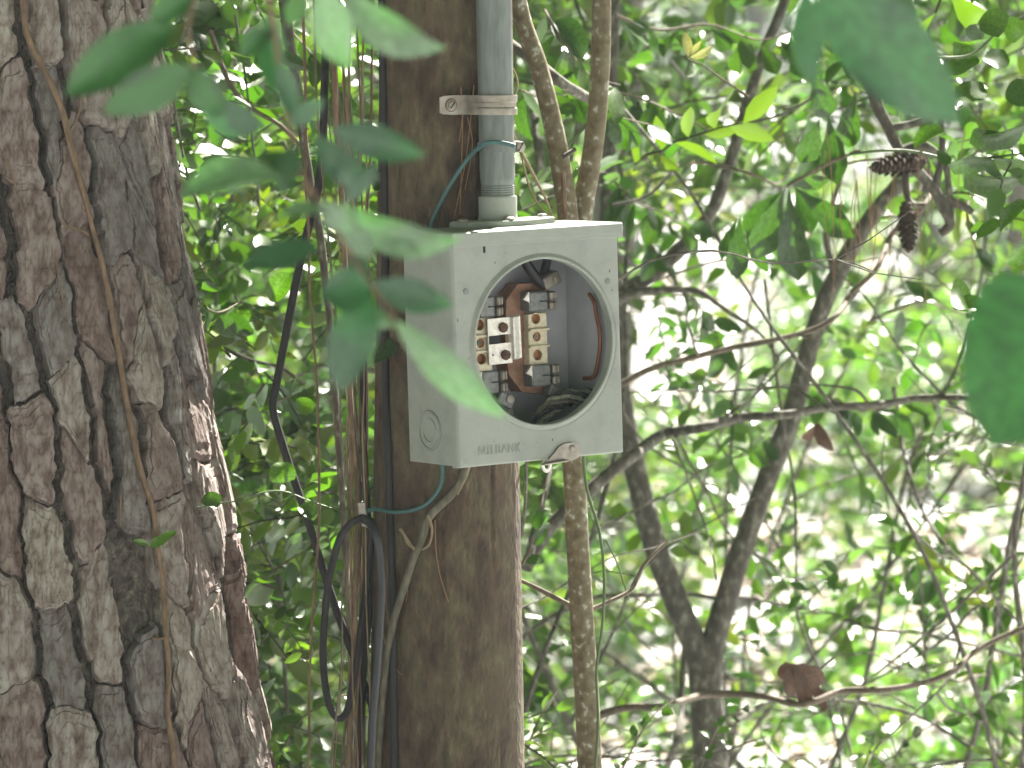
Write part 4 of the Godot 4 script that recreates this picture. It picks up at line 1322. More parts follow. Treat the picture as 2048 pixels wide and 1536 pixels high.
func sapling_and_fork() -> void:
	var d := 4.86
	var r := K * d
	var main := px_path([[1150, 520], [1146, 700], [1142, 850], [1149, 960], [1156, 1100], [1165, 1250], [1174, 1400], [1180, 1540], [1186, 1720]], d)
	main.append(down(main[main.size() - 1]))
	var o := thing("twin_stem_sapling", main[main.size() - 1], "slender sapling with two lichen spotted stems rising behind the box", "sapling")
	part("trunk", tube_mesh(main, r * 21.0, r * 26.0, 18, 0.10, 8), M.stem, o)
	part("stem", tube_mesh(px_path([[1020, -140], [1030, -40], [1046, 45], [1076, 130], [1104, 240], [1121, 330], [1134, 420], [1146, 540]], d - 0.02), r * 17.0, r * 22.0, 16, 0.10, 8), M.stem, o)
	part("stem", tube_mesh(px_path([[1206, -140], [1203, -40], [1203, 80], [1197, 200], [1184, 310], [1168, 400], [1157, 480], [1150, 560]], d), r * 18.0, r * 22.0, 16, 0.10, 8), M.stem, o)
	part("bark_strip", tube_mesh(px_path([[1126, 345], [1128, 400], [1132, 450]], d - 0.055), r * 6.0, r * 5.0, 6, 0.4, 5), M.vine_brown, o)
	part("twig", tube_mesh(px_path([[1180, 240], [1150, 275], [1128, 300]], d), r * 4.0, r * 3.0, 6, 0.2, 5), M.vine_green, o)
	part("twig", tube_mesh(px_path([[1125, 315], [1140, 305], [1152, 298]], d - 0.03), r * 6.0, r * 4.0, 6, 0.5, 5), M.limb, o)
	part("twig", tube_mesh(px_path([[1035, 1158], [1085, 1182], [1148, 1215]], d + 0.05), r * 4.0, r * 6.0, 6, 0.2, 5), M.twig, o)
	part("twig", tube_mesh(px_path([[1180, 1220], [1225, 1200], [1262, 1180], [1278, 1150], [1292, 1125], [1335, 1082]], d + 0.02), r * 5.5, r * 3.0, 6, 0.2, 5), M.twig, o)
	for q in [[[1022, 262], [1040, 300], [1062, 340], [1090, 395], [1108, 440]], [[1040, 300], [1055, 360], [1068, 395], [1098, 432]], [[1020, 125], [1034, 160], [1030, 190], [1022, 205]]]:
		single("dry_vine", tube_mesh(px_path(q, 4.66), r * (4.2 if q.size() > 4 else 2.0), r * 2.4, 6, 0.4, 5), M.vine_tan, ["brown dry vine slanting from the clamp to the lid", "thread thin dry vine slanting above the lid", "short curled dry vine beside the conduit strap"][names.get("dry_vine", 0)], "vine", "dry vines by the conduit")
	# the forked tree
	d = 5.85
	r = K * d
	var tr := px_path([[1407, 1345], [1413, 1410], [1422, 1536], [1432, 1800]], d)
	tr.append(down(tr[tr.size() - 1]))
	var f := thing("forked_tree", tr[tr.size() - 1], "grey lichen marked tree forking low into two limbs right of the box", "tree")
	part("trunk", tube_mesh(tr, r * 29.0, r * 40.0, 18, 0.12, 8), M.limb, f)
	part("limb", tube_mesh(px_path([[1232, -150], [1224, 60], [1217, 260], [1216, 420], [1222, 560], [1231, 650], [1242, 780], [1262, 900], [1285, 1000], [1316, 1110], [1360, 1220], [1396, 1310], [1408, 1400], [1414, 1470]], d), r * 14.0, r * 28.0, 16, 0.12, 8), M.limb, f)
	part("limb", tube_mesh(px_path([[1900, 120], [1880, 200], [1850, 280], [1812, 350], [1770, 400], [1722, 465], [1682, 535], [1650, 602], [1622, 685], [1600, 765], [1578, 845], [1545, 932], [1512, 1020], [1480, 1112], [1450, 1205], [1424, 1300], [1416, 1390], [1418, 1470]], d), r * 13.0, r * 26.0, 16, 0.12, 8), M.limb, f)
	part("limb", tube_mesh(px_path([[1228, 600], [1262, 575], [1310, 545], [1370, 490], [1418, 430], [1448, 362], [1474, 280], [1500, 190], [1530, 100], [1562, 20], [1595, -70]], d - 0.03), r * 17.0, r * 9.0, 12, 0.15, 8), M.limb, f)
	part("limb", tube_mesh(px_path([[1232, 598], [1270, 586], [1330, 580], [1395, 583], [1450, 618], [1520, 668], [1560, 720]], d - 0.05), r * 10.0, r * 2.5, 10, 0.25, 8), M.limb, f)
	part("limb", tube_mesh(px_path([[1660, 590], [1665, 540], [1652, 470], [1668, 400], [1690, 330]], d), r * 9.0, r * 4.0, 10, 0.2, 6), M.limb, f)

func branches() -> void:
	var specs := [
		["sunlit brown branch rising to the right from behind the box", 5.5, 6.5, 4.5, "twig", [[1236, 782], [1300, 746], [1400, 718], [1470, 702], [1540, 682], [1620, 662], [1665, 630], [1710, 590], [1750, 530], [1790, 470], [1840, 415], [1885, 360], [1905, 330]], [[[1400, 718], [1388, 690], [1376, 650], [1371, 628]], [[1600, 668], [1612, 676], [1618, 672]]]],
		["dark branch crossing level over both limbs of the forked tree", 5.5, 15.0, 6.0, "limb", [[1050, 1125], [1100, 1050], [1165, 985], [1210, 945], [1262, 905], [1330, 878], [1400, 852], [1480, 835], [1560, 822], [1650, 815], [1760, 812], [1840, 802], [1945, 790]], [[[1350, 868], [1362, 890], [1395, 950]], [[1440, 842], [1470, 820], [1520, 780], [1600, 690]], [[1740, 812], [1710, 780], [1640, 770], [1560, 770]]]],
		["long pale branch sweeping up to the lower right edge", 5.4, 8.0, 5.5, "twig", [[1198, 1435], [1260, 1412], [1320, 1402], [1420, 1404], [1520, 1400], [1600, 1392], [1680, 1376], [1760, 1368], [1840, 1360], [1900, 1340], [1970, 1305], [2080, 1254]], [[[1600, 1392], [1640, 1340], [1690, 1300]]]],
		["thin dark branch running level across the lower fork", 6.0, 6.0, 3.0, "limb", [[1040, 1285], [1090, 1240], [1150, 1212], [1200, 1193], [1290, 1190], [1360, 1196], [1430, 1190], [1500, 1195], [1590, 1220], [1680, 1240], [1760, 1258], [1850, 1275], [1960, 1290], [2080, 1325]], [[[1450, 1190], [1480, 1250], [1500, 1330]], [[1600, 1222], [1640, 1180], [1700, 1100]]]],
		["thin bare branch drooping into the lower right corner", 5.8, 5.0, 3.0, "limb", [[1475, 1438], [1560, 1410], [1640, 1405], [1740, 1420], [1850, 1445], [1940, 1490], [2060, 1540]], [[[1740, 1420], [1780, 1470], [1800, 1540]]]],
		["wiry dark branch winding down the bright right side", 5.9, 4.5, 3.0, "limb", [[1780, 770], [1796, 830], [1808, 880], [1822, 960], [1845, 1020], [1880, 1080], [1905, 1108], [1960, 1160], [2020, 1225], [2080, 1290]], [[[1905, 1108], [1850, 1150], [1820, 1200], [1790, 1300]], [[1845, 1020], [1860, 960], [1900, 900], [1990, 870]], [[1770, 870], [1765, 940], [1790, 1080], [1830, 1170]]]],
		["long thin stem hanging through the gap in the fork", 5.7, 3.2, 2.4, "limb", [[1530, 560], [1545, 700], [1562, 830], [1582, 925], [1592, 1000], [1587, 1080], [1594, 1160], [1602, 1250], [1642, 1345], [1692, 1455], [1715, 1560]], []],
		["thin bent twig hanging below the level branch", 5.6, 3.0, 2.0, "limb", [[1345, 880], [1370, 940], [1395, 1010], [1420, 1080], [1430, 1150]], []],
		["slim upright stick at the foot of the forked tree", 6.1, 9.0, 6.0, "limb", [[1338, 1536], [1350, 1470], [1362, 1420], [1372, 1300], [1368, 1240]], []],
		["arching twig above the hanging oak leaves", 5.5, 3.5, 2.5, "twig", [[1240, 300], [1330, 330], [1410, 325], [1500, 345], [1570, 372], [1640, 340], [1740, 322], [1800, 315]], [[[1500, 345], [1530, 300], [1580, 260]]]],
		["dim twig slanting under the shrub leaves near the top", 5.5, 3.5, 2.5, "limb", [[1225, 410], [1300, 385], [1380, 300], [1440, 260], [1560, 230], [1640, 180]], [[[1380, 300], [1420, 330], [1480, 340]]]],
		["dark limb sloping behind the conduit into the sapling", 5.1, 12.0, 10.0, "limb", [[985, 60], [1030, 95], [1080, 130], [1125, 165], [1180, 200]], []],
		["thin stem standing dark behind the sapling's fork", 5.6, 10.0, 9.0, "limb", [[1068, 200], [1078, 300], [1082, 400], [1090, 520]], []],
		["grey crooked branch low behind the spotted sapling", 5.3, 9.0, 6.0, "limb", [[1060, 1110], [1085, 1000], [1100, 930], [1106, 880]], []],
	]
	for s in specs:
		var pts := px_path(s[5], s[1])
		for i in pts.size(): pts[i] += Vector3(0, 0, rnd(-0.06, 0.06))
		var o := thing("bare_branch", pts[0], s[0], "branch", "bare branches right of the pole")
		var r: float = K * s[1]
		part("stem", tube_mesh(pts, r * s[2], r * s[3], 10, 0.25, 7), M[s[4]], o)
		for q in s[6]:
			var tp := px_path(q, s[1])
			# a twig starts on the stem
			var best := 0
			for i in pts.size():
				if pts[i].distance_to(tp[0]) < pts[best].distance_to(tp[0]): best = i
			tp[0].z = pts[best].z
			part("twig", tube_mesh(tp, r * s[3] * 0.7, r * 1.2, 6, 0.3, 6), M[s[4]], o)
	for q in [["tangle of fine dark twigs filling the bright gap right of the fork", 1700, 6.1, 0.1, 4, 7], ["wiry bare shrub near the lower right corner", 1960, 5.8, -0.15, 4, 7], ["fine twiggy shrub between the sapling and the forked tree", 1300, 6.4, 0.05, 3, 6], ["thin twiggy shrub behind the fork's right limb", 1540, 7.0, 0.1, 3, 7], ["wiry twigs tangled at the far right behind the cut leaf", 2080, 6.4, -0.1, 4, 7], ["twiggy leafless shrub in the gap beside the pine", 500, 5.5, 0.1, 4, 6], ["bare twigs rising behind the cable loop", 640, 5.7, -0.05, 3, 6]]:
		bare_shrub(q[0], q[1], q[2], q[3], q[4], q[5])
	# green tendrils
	for q in [[[[1166, 900], [1174, 980], [1198, 1060], [1208, 1150], [1205, 1250], [1193, 1340], [1196, 1440], [1188, 1580]], "green tendril twining down beside the spotted sapling", 4.76, 3.4], [[[1212, 1080], [1235, 1130], [1258, 1200]], "short pale straw hanging right of the spotted sapling", 4.9, 2.0], [[[1700, 75], [1725, 110], [1722, 140], [1728, 165], [1760, 170], [1800, 178]], "zigzag light green stem among the top right leaves", 5.0, 3.0]]:
		single("green_tendril", tube_mesh(px_path(q[0], q[2]), K * q[2] * q[3], K * q[2] * q[3] * 0.8, 6, 0.2, 6), M.vine_green, q[1], "tendril", "green tendrils right of the pole")
	# dead leaves caught on branches
	var dl := thing("dead_leaf", at(1635, 850, 5.6), "curled brown dead leaf hanging below the level branch", "leaf", "dead leaves caught in the branches")
	leaf_px(dl, 5.6, Vector2(1634, 846), Vector2(1655, 905), 26, "lance", 30, M.dead, 0.02, 4)
	leaf_px(dl, 5.6, Vector2(1634, 846), Vector2(1608, 884), 22, "oak", -40, M.dead, 0.0, 1)
	var dl2 := thing("dead_leaf", at(1575, 1325, 5.38), "large russet dead leaf draped over the pale lower branch", "leaf", "dead leaves caught in the branches")
	leaf_px(dl2, 5.36, Vector2(1568, 1322), Vector2(1640, 1372), 50, "oak", 25, M.dead, 0.03, 4)
	leaf_px(dl2, 5.35, Vector2(1585, 1330), Vector2(1618, 1412), 34, "oak", -20, M.dead, 0.01, 0)
	leaf_px(dl2, 5.37, Vector2(1570, 1325), Vector2(1572, 1372), 30, "lance", 40, M.dead, 0.0, 4)
	leaf_px(dl2, 5.36, Vector2(1578, 1330), Vector2(1590, 1400), 42, "lance", -30, M.dead, 0.0, 1)
	leaf_px(dl2, 5.37, Vector2(1625, 1360), Vector2(1655, 1425), 22, "lance", 20, M.dead, 0.0, 2)
	# the dead pine bough with its cones
	var d := 5.3
	var r := K * d
	var pbp := px_path([[1740, 100], [1752, 200], [1775, 250], [1800, 300], [1830, 335], [1870, 380], [1890, 420], [1900, 450], [1880, 466]], d)
	var bough := thing("dead_pine_bough", pbp[0], "dark knotty pine bough hanging at the upper right with fallen needles", "branch")
	part("stem", tube_mesh(pbp, r * 14.0, r * 9.0, 10, 0.5, 8), M.limb, bough)
	for q in [[[1800, 300], [1850, 290], [1890, 330], [1900, 400], [1905, 450]], [[1900, 400], [1930, 415], [1945, 425]], [[1815, 320], [1812, 370], [1822, 405], [1850, 410]], [[1780, 255], [1840, 240], [1900, 200], [1960, 170]], [[1870, 375], [1885, 300], [1880, 230]]]:
		part("twig", tube_mesh(px_path(q, d), r * 9.0, r * 6.0, 8, 0.6, 6), M.limb, bough)
	for i in 26:
		var x := rnd(1640, 1960)
		var y := rnd(250, 420)
		var dd := d + rnd(-0.08, 0.08)
		part("needle", tube_mesh(px_path([[x, y], [x + rnd(-12, 12), y + rnd(60, 110)], [x + rnd(-22, 22), y + rnd(130, 230)]], dd), r * 1.1, r * 0.7, 4, 0.0, 4), M.needle, bough)
	cone(at(1812, 402, d - 0.03), Vector3(0.05, -1, 0.05).normalized(), r * 104, r * 24.0, "open pine cone hanging point down below the dark bough")
	cone(at(1850, 325, d - 0.02), Vector3(-1, -0.08, 0.3).normalized(), r * 120, r * 24.0, "pine cone lying sideways on the dark bough under a green sprig")

func cone(top: Vector3, dir: Vector3, length: float, rad: float, label: String) -> void:
	var o := thing("pine_cone", top, label, "pine cone", "pine cones on the bough")
	var x := dir.cross(Vector3(0.2, 0.3, 1)).normalized()
	var z := x.cross(dir)
	o.basis = Basis(x, dir, z)
	piece("core", lathe_mesh([[rad * 0.25, 0.0], [rad * 0.6, length * 0.2], [rad * 0.55, length * 0.7], [rad * 0.1, length]], Transform3D.IDENTITY, 10), M.cone, o)
	var g := Geo.new()
	g.quad(Vector3(-0.5, 0, 0), Vector3(-0.62, 0.55, 0.10), Vector3(0.62, 0.55, 0.10), Vector3(0.5, 0, 0))
	g.quad(Vector3(-0.62, 0.55, 0.10), Vector3(-0.35, 1.0, 0.0), Vector3(0.35, 1.0, 0.0), Vector3(0.62, 0.55, 0.10))
	g.quad(Vector3(0.5, 0, -0.12), Vector3(0.62, 0.55, -0.10), Vector3(-0.62, 0.55, -0.10), Vector3(-0.5, 0, -0.12))
	g.quad(Vector3(0.62, 0.55, -0.10), Vector3(0.35, 1.0, -0.02), Vector3(-0.35, 1.0, -0.02), Vector3(-0.62, 0.55, -0.10))
	g.tri(Vector3(0, 0.95, 0.03), Vector3(0.12, 1.15, 0.16), Vector3(-0.12, 1.15, 0.16))
	var sm := mesh_of(g, 30.0)
	for i in 84:
		var t := (i + 0.5) / 84.0
		var a := i * 2.39996
		var rr := rad * pow(sin(PI * (0.12 + 0.80 * t)), 0.8)
		var out := Vector3(cos(a), 0, sin(a))
		var yv := (out + Vector3(0, 0.55 + 0.3 * t, 0)).normalized()
		var xv := Vector3(0, 1, 0).cross(out)
		var zv := xv.cross(yv)
		piece("scale", sm, M.cone, o, Transform3D(Basis(xv * rad * 0.42, yv * rr * 0.75, zv * rad * 0.5), Vector3(0, length * t * 0.92, 0) + out * rr * 0.35))


# a leafless shrub: wiry stems from the ground, each with branches and finer twigs
func bare_shrub(label: String, px: float, d: float, lean: float, stems: int, fine_n: int) -> void:
	var b := at(px, 768, d)
	b.y = ground_y(b.x, b.z) - 0.03
	var o := thing("bare_shrub", b, label, "shrub", "wiry bare shrubs among the leaves")
	for i in stems:
		var pts := []
		var p := b + Vector3(rnd(-0.05, 0.05), 0, rnd(-0.05, 0.05))
		var dir := Vector3(lean + rnd(-0.5, 0.5), 1.0, rnd(-0.3, 0.3)).normalized()
		for k in 12:
			pts.append(p)
			dir = (dir + Vector3(rnd(-0.28, 0.28), rnd(-0.1, 0.12), rnd(-0.2, 0.2))).normalized()
			p += dir * 0.16
		var r := rnd(0.0030, 0.0055)
		part("stem", tube_mesh(pts, r, r * 0.4, 6, 0.3, 4), M.limb, o)
		var g := Geo.new()
		for k in fine_n:
			var q: Vector3 = pts[rng.randi_range(3, 11)]
			var tp := []
			var td := Vector3(rnd(-1, 1), rnd(-0.5, 0.7), rnd(-0.6, 0.6)).normalized()
			for m in 6:
				tp.append(q)
				td = (td + Vector3(rnd(-0.45, 0.45), rnd(-0.4, 0.35), rnd(-0.3, 0.3))).normalized()
				q += td * rnd(0.04, 0.09)
			tube(g, smooth_path(tp, 3), r * 0.45, r * 0.2, 5, 0.3)
			for m in 2:
				var w: Vector3 = tp[rng.randi_range(1, 4)]
				var wd := Vector3(rnd(-1, 1), rnd(-0.7, 0.7), rnd(-0.6, 0.6)).normalized()
				tube(g, [w, w + wd * 0.04, w + wd * 0.09 + Vector3(0, rnd(-0.03, 0.03), 0)], r * 0.25, r * 0.15, 4, 0.0)
		part("twigs", mesh_of(g, 60.0), M.limb, o)

# ---------------------------------------------------------------- leaves that show singly
# a twig with leaves along it, each hanging or spreading as given
func leafy(label: String, q: Array, d: float, rpx: float, n: int, lpx: Vector2, kind: String, hang: float, mats: Array, wk := 0.45) -> Node3D:
	var pts := px_path(q, d)
	for i in pts.size(): pts[i] += Vector3(0, 0, rnd(-0.05, 0.05))
	var o := thing("leafy_twig", pts[0], label, "twig", "leafy twigs round the pole")
	var sp := smooth_path(pts, 6)
	var g := Geo.new()
	tube(g, sp, K * d * rpx, K * d * rpx * 0.5, 6, 0.2)
	part("stem", mesh_of(g, 60.0), M.twig, o)
	for i in n:
		var t := (i + 0.5 + rnd(-0.3, 0.3)) / n
		var p: Vector3 = sp[clampi(int(t * (sp.size() - 1)), 0, sp.size() - 1)]
		var along: Vector3 = (sp[clampi(int(t * (sp.size() - 1)) + 1, 0, sp.size() - 1)] - sp[clampi(int(t * (sp.size() - 1)) - 1, 0, sp.size() - 1)]).normalized()
		var side := Vector3(rnd(-1, 1), rnd(-0.5, 0.7), rnd(-0.8, 0.8))
		var dir := (along * rnd(0.2, 0.9) + side * 0.9 + Vector3.DOWN * hang * rnd(0.5, 1.4)).normalized()
		var len := rnd(lpx.x, lpx.y) * K * d
		var facing := (Vector3(rnd(-0.8, 0.8), rnd(0.1, 1.0), rnd(0.1, 1.0))).normalized()
		leaf(o, p + dir * 0.004, p + dir * len, len * wk * rnd(0.8, 1.15), kind, facing, mats[rng.randi() % mats.size()])
	return o

func leafy_things() -> void:
	var L: Array = M.leaf
	var young := [M.leaf_young, M.leaf[4]]
	# right of the pole
	var oak := thing("oak_twig", at(1575, 372, 5.35), "cluster of large dark oak leaves hanging right of the box", "twig")
	part("stem", tube_mesh(px_path([[1720, 300], [1650, 330], [1600, 358], [1575, 372]], 5.35), K * 5.35 * 4.0, K * 5.35 * 3.0, 6, 0.2, 6), M.twig, oak)
	for q in [[1578, 376, 1592, 566, 66, 12], [1570, 374, 1512, 520, 62, -20], [1585, 372, 1716, 470, 52, 25], [1573, 378, 1470, 470, 40, 35], [1590, 372, 1620, 470, 44, -15], [1568, 372, 1660, 300, 46, 40], [1480, 430, 1472, 560, 46, 10], [1478, 432, 1438, 520, 24, 45], [1484, 432, 1532, 548, 28, 45], [1545, 372, 1660, 345, 30, 55], [1655, 225, 1680, 372, 56, 15], [1640, 235, 1605, 330, 50, -25], [1690, 250, 1650, 330, 44, 30], [1712, 180, 1690, 300, 50, 10], [1620, 140, 1660, 240, 52, -10]]:
		leaf_px(oak, 5.35 + rnd(-0.06, 0.06), Vector2(q[0], q[1]), Vector2(q[2], q[3]), q[4], "oak", q[5], L[[0, 1, 3][rng.randi() % 3]])
	var brier := thing("greenbrier_vine", at(2040, 260, 5.0), "greenbrier vine with glossy rounded leaves at the top right", "vine")
	part("stem", tube_mesh(px_path([[1760, 170], [1850, 120], [1940, 110], [2000, 60], [2060, 20]], 5.0), K * 15.0, K * 12.0, 6, 0.2, 6), M.vine_green, brier)
	part("stem", tube_mesh(px_path([[1690, 310], [1790, 300], [1870, 312], [1905, 330], [1960, 318], [2070, 305]], 5.0), K * 14.0, K * 12.0, 6, 0.2, 6), M.vine_green, brier)
	for q in [[1975, 185, 1900, 190, 44, 55], [2010, 60, 1955, 30, 60, 30], [1985, 70, 1930, 60, 46, 50], [2048, 70, 2010, 40, 50, 20], [1905, 85, 1990, 100, 40, 55], [1960, 120, 1880, 150, 36, 60], [2020, 120, 1965, 125, 42, 55], [2060, 180, 2010, 195, 60, 20], [1890, 265, 1820, 285, 30, 55], [1895, 330, 1990, 310, 36, 55], [1900, 330, 1870, 305, 24, 40], [1965, 270, 2060, 265, 40, 55], [1945, 260, 2010, 290, 46, 50], [1930, 340, 2050, 390, 50, 50], [2060, 340, 1985, 320, 34, 55], [2000, 440, 1950, 475, 26, 40], [2060, 410, 1990, 455, 30, 45], [1760, 60, 1700, 100, 40, 40], [1700, 110, 1670, 70, 36, 30], [2055, 480, 2020, 540, 40, 30], [1900, 590, 1950, 600, 60, 55], [1965, 620, 1905, 600, 36, 45]]:
		leaf_px(brier, 5.0 + rnd(-0.08, 0.08), Vector2(q[0], q[1]), Vector2(q[2], q[3]), q[4], "heart", q[5] * (1 if rng.randf() < 0.8 else -1), [M.leaf_young, M.leaf[0], M.leaf[4], M.leaf[2]][rng.randi() % 4])
	var tipo := thing("young_shoot", at(1378, 125, 5.1), "pale cream young leaves sprouting on a twig near the top", "shoot")
	part("stem", tube_mesh(px_path([[1500, 195], [1440, 155], [1405, 130], [1385, 122], [1376, 118], [1372, 105]], 5.1), K * 13.0, K * 8.0, 6, 0.2, 6), M.twig, tipo)
	for q in [[1378, 112, 1370, 62, 20, 10], [1378, 110, 1402, 80, 12, 20], [1380, 114, 1430, 96, 17, 30]]:
		leaf_px(tipo, 5.1, Vector2(q[0], q[1]), Vector2(q[2], q[3]), q[4], "oval", q[5], M.leaf_pale)
	var prod := [
		["drooping leafy twig just right of the conduit top", [[1040, 180], [1100, 200], [1160, 190], [1230, 230], [1300, 250]], 5.25, 3.0, 14, Vector2(60, 110), "oval", 0.9, 0.5],
		["broad leaves on a twig between the two sapling stems", [[1090, 20], [1130, 90], [1180, 150], [1240, 170]], 5.15, 3.0, 10, Vector2(70, 110), "oval", 0.8, 0.6],
		["leafy twig spreading over the upper middle", [[1230, 30], [1320, 60], [1420, 50], [1520, 80], [1600, 60]], 5.5, 3.5, 22, Vector2(60, 110), "oak", 0.9, 0.42],
		["dark leafy twig hanging above the box's right corner", [[1225, 180], [1290, 200], [1360, 230], [1420, 260]], 5.45, 3.0, 16, Vector2(60, 100), "lance", 1.0, 0.4],
		["leafy twig behind the lid's right corner", [[1225, 360], [1270, 400], [1330, 430], [1390, 470]], 5.6, 3.0, 14, Vector2(55, 90), "oval", 0.8, 0.5],
		["twig of hanging leaves over the bright gap", [[1290, 470], [1350, 560], [1420, 640], [1440, 700]], 5.7, 3.0, 12, Vector2(50, 90), "oval", 1.1, 0.48],
		["leafy twig at the top right beneath the blurred leaf", [[1620, 40], [1700, 120], [1780, 170], [1850, 220]], 5.4, 3.5, 18, Vector2(50, 90), "oval", 0.7, 0.5],
		["leafy twig beside the pine cones", [[1960, 360], [1930, 430], [1960, 520], [2000, 600]], 5.5, 3.0, 12, Vector2(50, 90), "lance", 0.8, 0.4],
		["leaves hanging from the level branch at the middle right", [[1640, 790], [1720, 815], [1800, 805], [1880, 800]], 5.8, 3.0, 12, Vector2(50, 90), "oval", 1.0, 0.45],
		["insect eaten leaves hanging under the level branch", [[1480, 840], [1510, 870], [1530, 880]], 5.75, 2.5, 5, Vector2(60, 90), "oak", 1.3, 0.45],
		["leaves under the right end of the sunlit branch", [[1740, 640], [1830, 600], [1900, 620], [1960, 640]], 5.9, 3.0, 10, Vector2(60, 100), "lance", 0.5, 0.35],
		["twig of pale small leaves at the bottom by the sapling", [[1230, 1560], [1260, 1490], [1300, 1430], [1350, 1400]], 5.2, 2.5, 16, Vector2(28, 46), "oval", 0.1, 0.5],
		["bright little leaves at the foot of the forked tree", [[1380, 1570], [1420, 1500], [1440, 1450], [1500, 1420]], 5.3, 2.5, 14, Vector2(28, 48), "oval", 0.1, 0.5],
		["small leaved shoot at the lower right corner", [[1760, 1570], [1800, 1500], [1880, 1450], [1960, 1420]], 5.6, 2.5, 16, Vector2(30, 60), "oval", 0.2, 0.5],
		["leaves beside the pole below the box", [[1045, 1130], [1070, 1060], [1090, 980], [1100, 930]], 5.1, 2.5, 10, Vector2(45, 75), "oval", 0.6, 0.55],
		["leaves beside the foot of the pole at the right", [[1050, 1500], [1080, 1430], [1120, 1380]], 5.2, 2.5, 9, Vector2(35, 60), "oval", 0.5, 0.5],
		["big leaf spray low on the right", [[1850, 1120], [1900, 1180], [1980, 1190], [2050, 1230]], 6.2, 3.0, 10, Vector2(50, 90), "oval", 0.6, 0.5],
	]
	for p in prod: leafy(p[0], p[1], p[2], p[3], p[4], p[5], p[6], p[7], L if p[3] > 2.6 else L + young, p[8])
	# left of the pole
	var left := [
		["leafy twig in the top of the gap beside the pine", [[330, 60], [400, 50], [470, 80], [540, 120]], 5.1, 3.0, 10, Vector2(60, 90), "heart", 0.5, 0.6],
		["twig of narrow bright leaves beside the pine", [[480, 360], [450, 420], [420, 460], [400, 510]], 5.2, 2.5, 12, Vector2(60, 100), "lance", 0.3, 0.25],
		["leaves beside the pine edge at middle height", [[400, 600], [440, 620], [490, 600]], 5.0, 2.5, 7, Vector2(60, 90), "heart", 0.8, 0.6],
		["leaves behind the elbow of the black cable", [[420, 900], [480, 850], [560, 800], [620, 790]], 5.1, 2.5, 14, Vector2(40, 80), "oval", 0.3, 0.5],
		["leaves left of the cable loop", [[500, 1180], [560, 1140], [620, 1100], [680, 1080]], 5.1, 2.5, 14, Vector2(35, 65), "oval", 0.3, 0.5],
		["leaves at the bottom of the gap beside the pine", [[540, 1540], [590, 1460], [640, 1400], [700, 1380]], 5.1, 2.5, 14, Vector2(35, 65), "oval", 0.2, 0.5],
		["small leaves behind the curtain of vines", [[640, 560], [670, 640], [690, 720], [700, 800]], 5.0, 2.5, 10, Vector2(45, 75), "heart", 0.5, 0.6],
		["dim leaves behind the top of the vine curtain", [[560, 40], [620, 100], [680, 180], [720, 260]], 5.1, 2.5, 10, Vector2(50, 90), "oval", 0.6, 0.5],
		["lower leaves close by the pine's right edge", [[470, 1360], [520, 1290], [560, 1240], [620, 1210]], 5.05, 2.5, 12, Vector2(35, 65), "oval", 0.2, 0.5],
	]
	for p in left: leafy(p[0], p[1], p[2], p[3], p[4], p[5], p[6], p[7], L, p[8])
	# greenbrier leaves in front of the gap
	var gb := thing("greenbrier_vine", at(520, 985, 4.62), "thin green vine with bright heart shaped leaves crossing to the black cable", "vine")
	part("stem", tube_mesh(px_path([[395, 1015], [450, 1005], [490, 1000], [525, 985], [570, 983], [620, 1002], [690, 1025]], 4.64), K * 8.0, K * 6.0, 6, 0.2, 6), M.vine_green, gb)
	for q in [[567, 966, 562, 918, 56, 0, 1], [628, 1035, 600, 1003, 34, 30, 0], [440, 1010, 400, 990, 34, 30, 0]]:
		leaf_px(gb, 4.63, Vector2(q[0], q[1]), Vector2(q[2], q[3]), q[4], "heart", q[5], M.leaf_young if q[6] else M.leaf[4])
	var g2 := thing("greenbrier_leaf", pine_px(305, 1095, 0.03), "tiny bright green leaf pair on the pine's vine", "leaf")
	for q in [[300, 1094, 354, 1060, 22, 20], [296, 1090, 268, 1080, 14, 30]]:
		var a := pine_px(q[0], q[1], 0.022)
		var b := pine_px(q[2], q[3], 0.028)
		leaf(g2, a, b, q[4] * K * 4.6, "heart", Vector3(0.1, 0.5, 1), M.leaf_young)
	for q in [[[578, 545], [535, 605], 46, 10, "bright oval leaf beside the black cable at mid height", "oval", 2], [[742, 800], [685, 850], 56, 0, "dark rounded leaf hanging before the vines left of the box", "heart", 3], [[800, 672], [752, 730], 34, 30, "dark leaf hanging on the pole's left edge beside the box", "lance", 3], [[740, 330], [772, 385], 40, 20, "ragged insect eaten leaf at the pole's left edge", "oak", 1], [[615, 190], [590, 215], 40, 20, "small lobed leaf in the gap before the thick stem", "oak", 4], [[700, 190], [655, 250], 60, 0, "large dark rounded leaf behind the blurred twig", "heart", 1], [[540, 100], [630, 135], 30, 35, "narrow grey green leaf behind the blurred twig top", "lance", 3], [[625, 825], [590, 800], 36, 30, "yellow green leaf just left of the cable's elbow", "heart", 2]]:
		var o := thing("single_leaf", at(q[0][0], q[0][1], 4.66), q[4], "leaf", "single leaves left of the pole")
		leaf_px(o, 4.63 if "pole" in q[4] else 4.78, Vector2(q[0][0], q[0][1]), Vector2(q[1][0], q[1][1]), q[2], q[5], q[3], M.leaf_young if q[6] == 2 else M.leaf[q[6]])


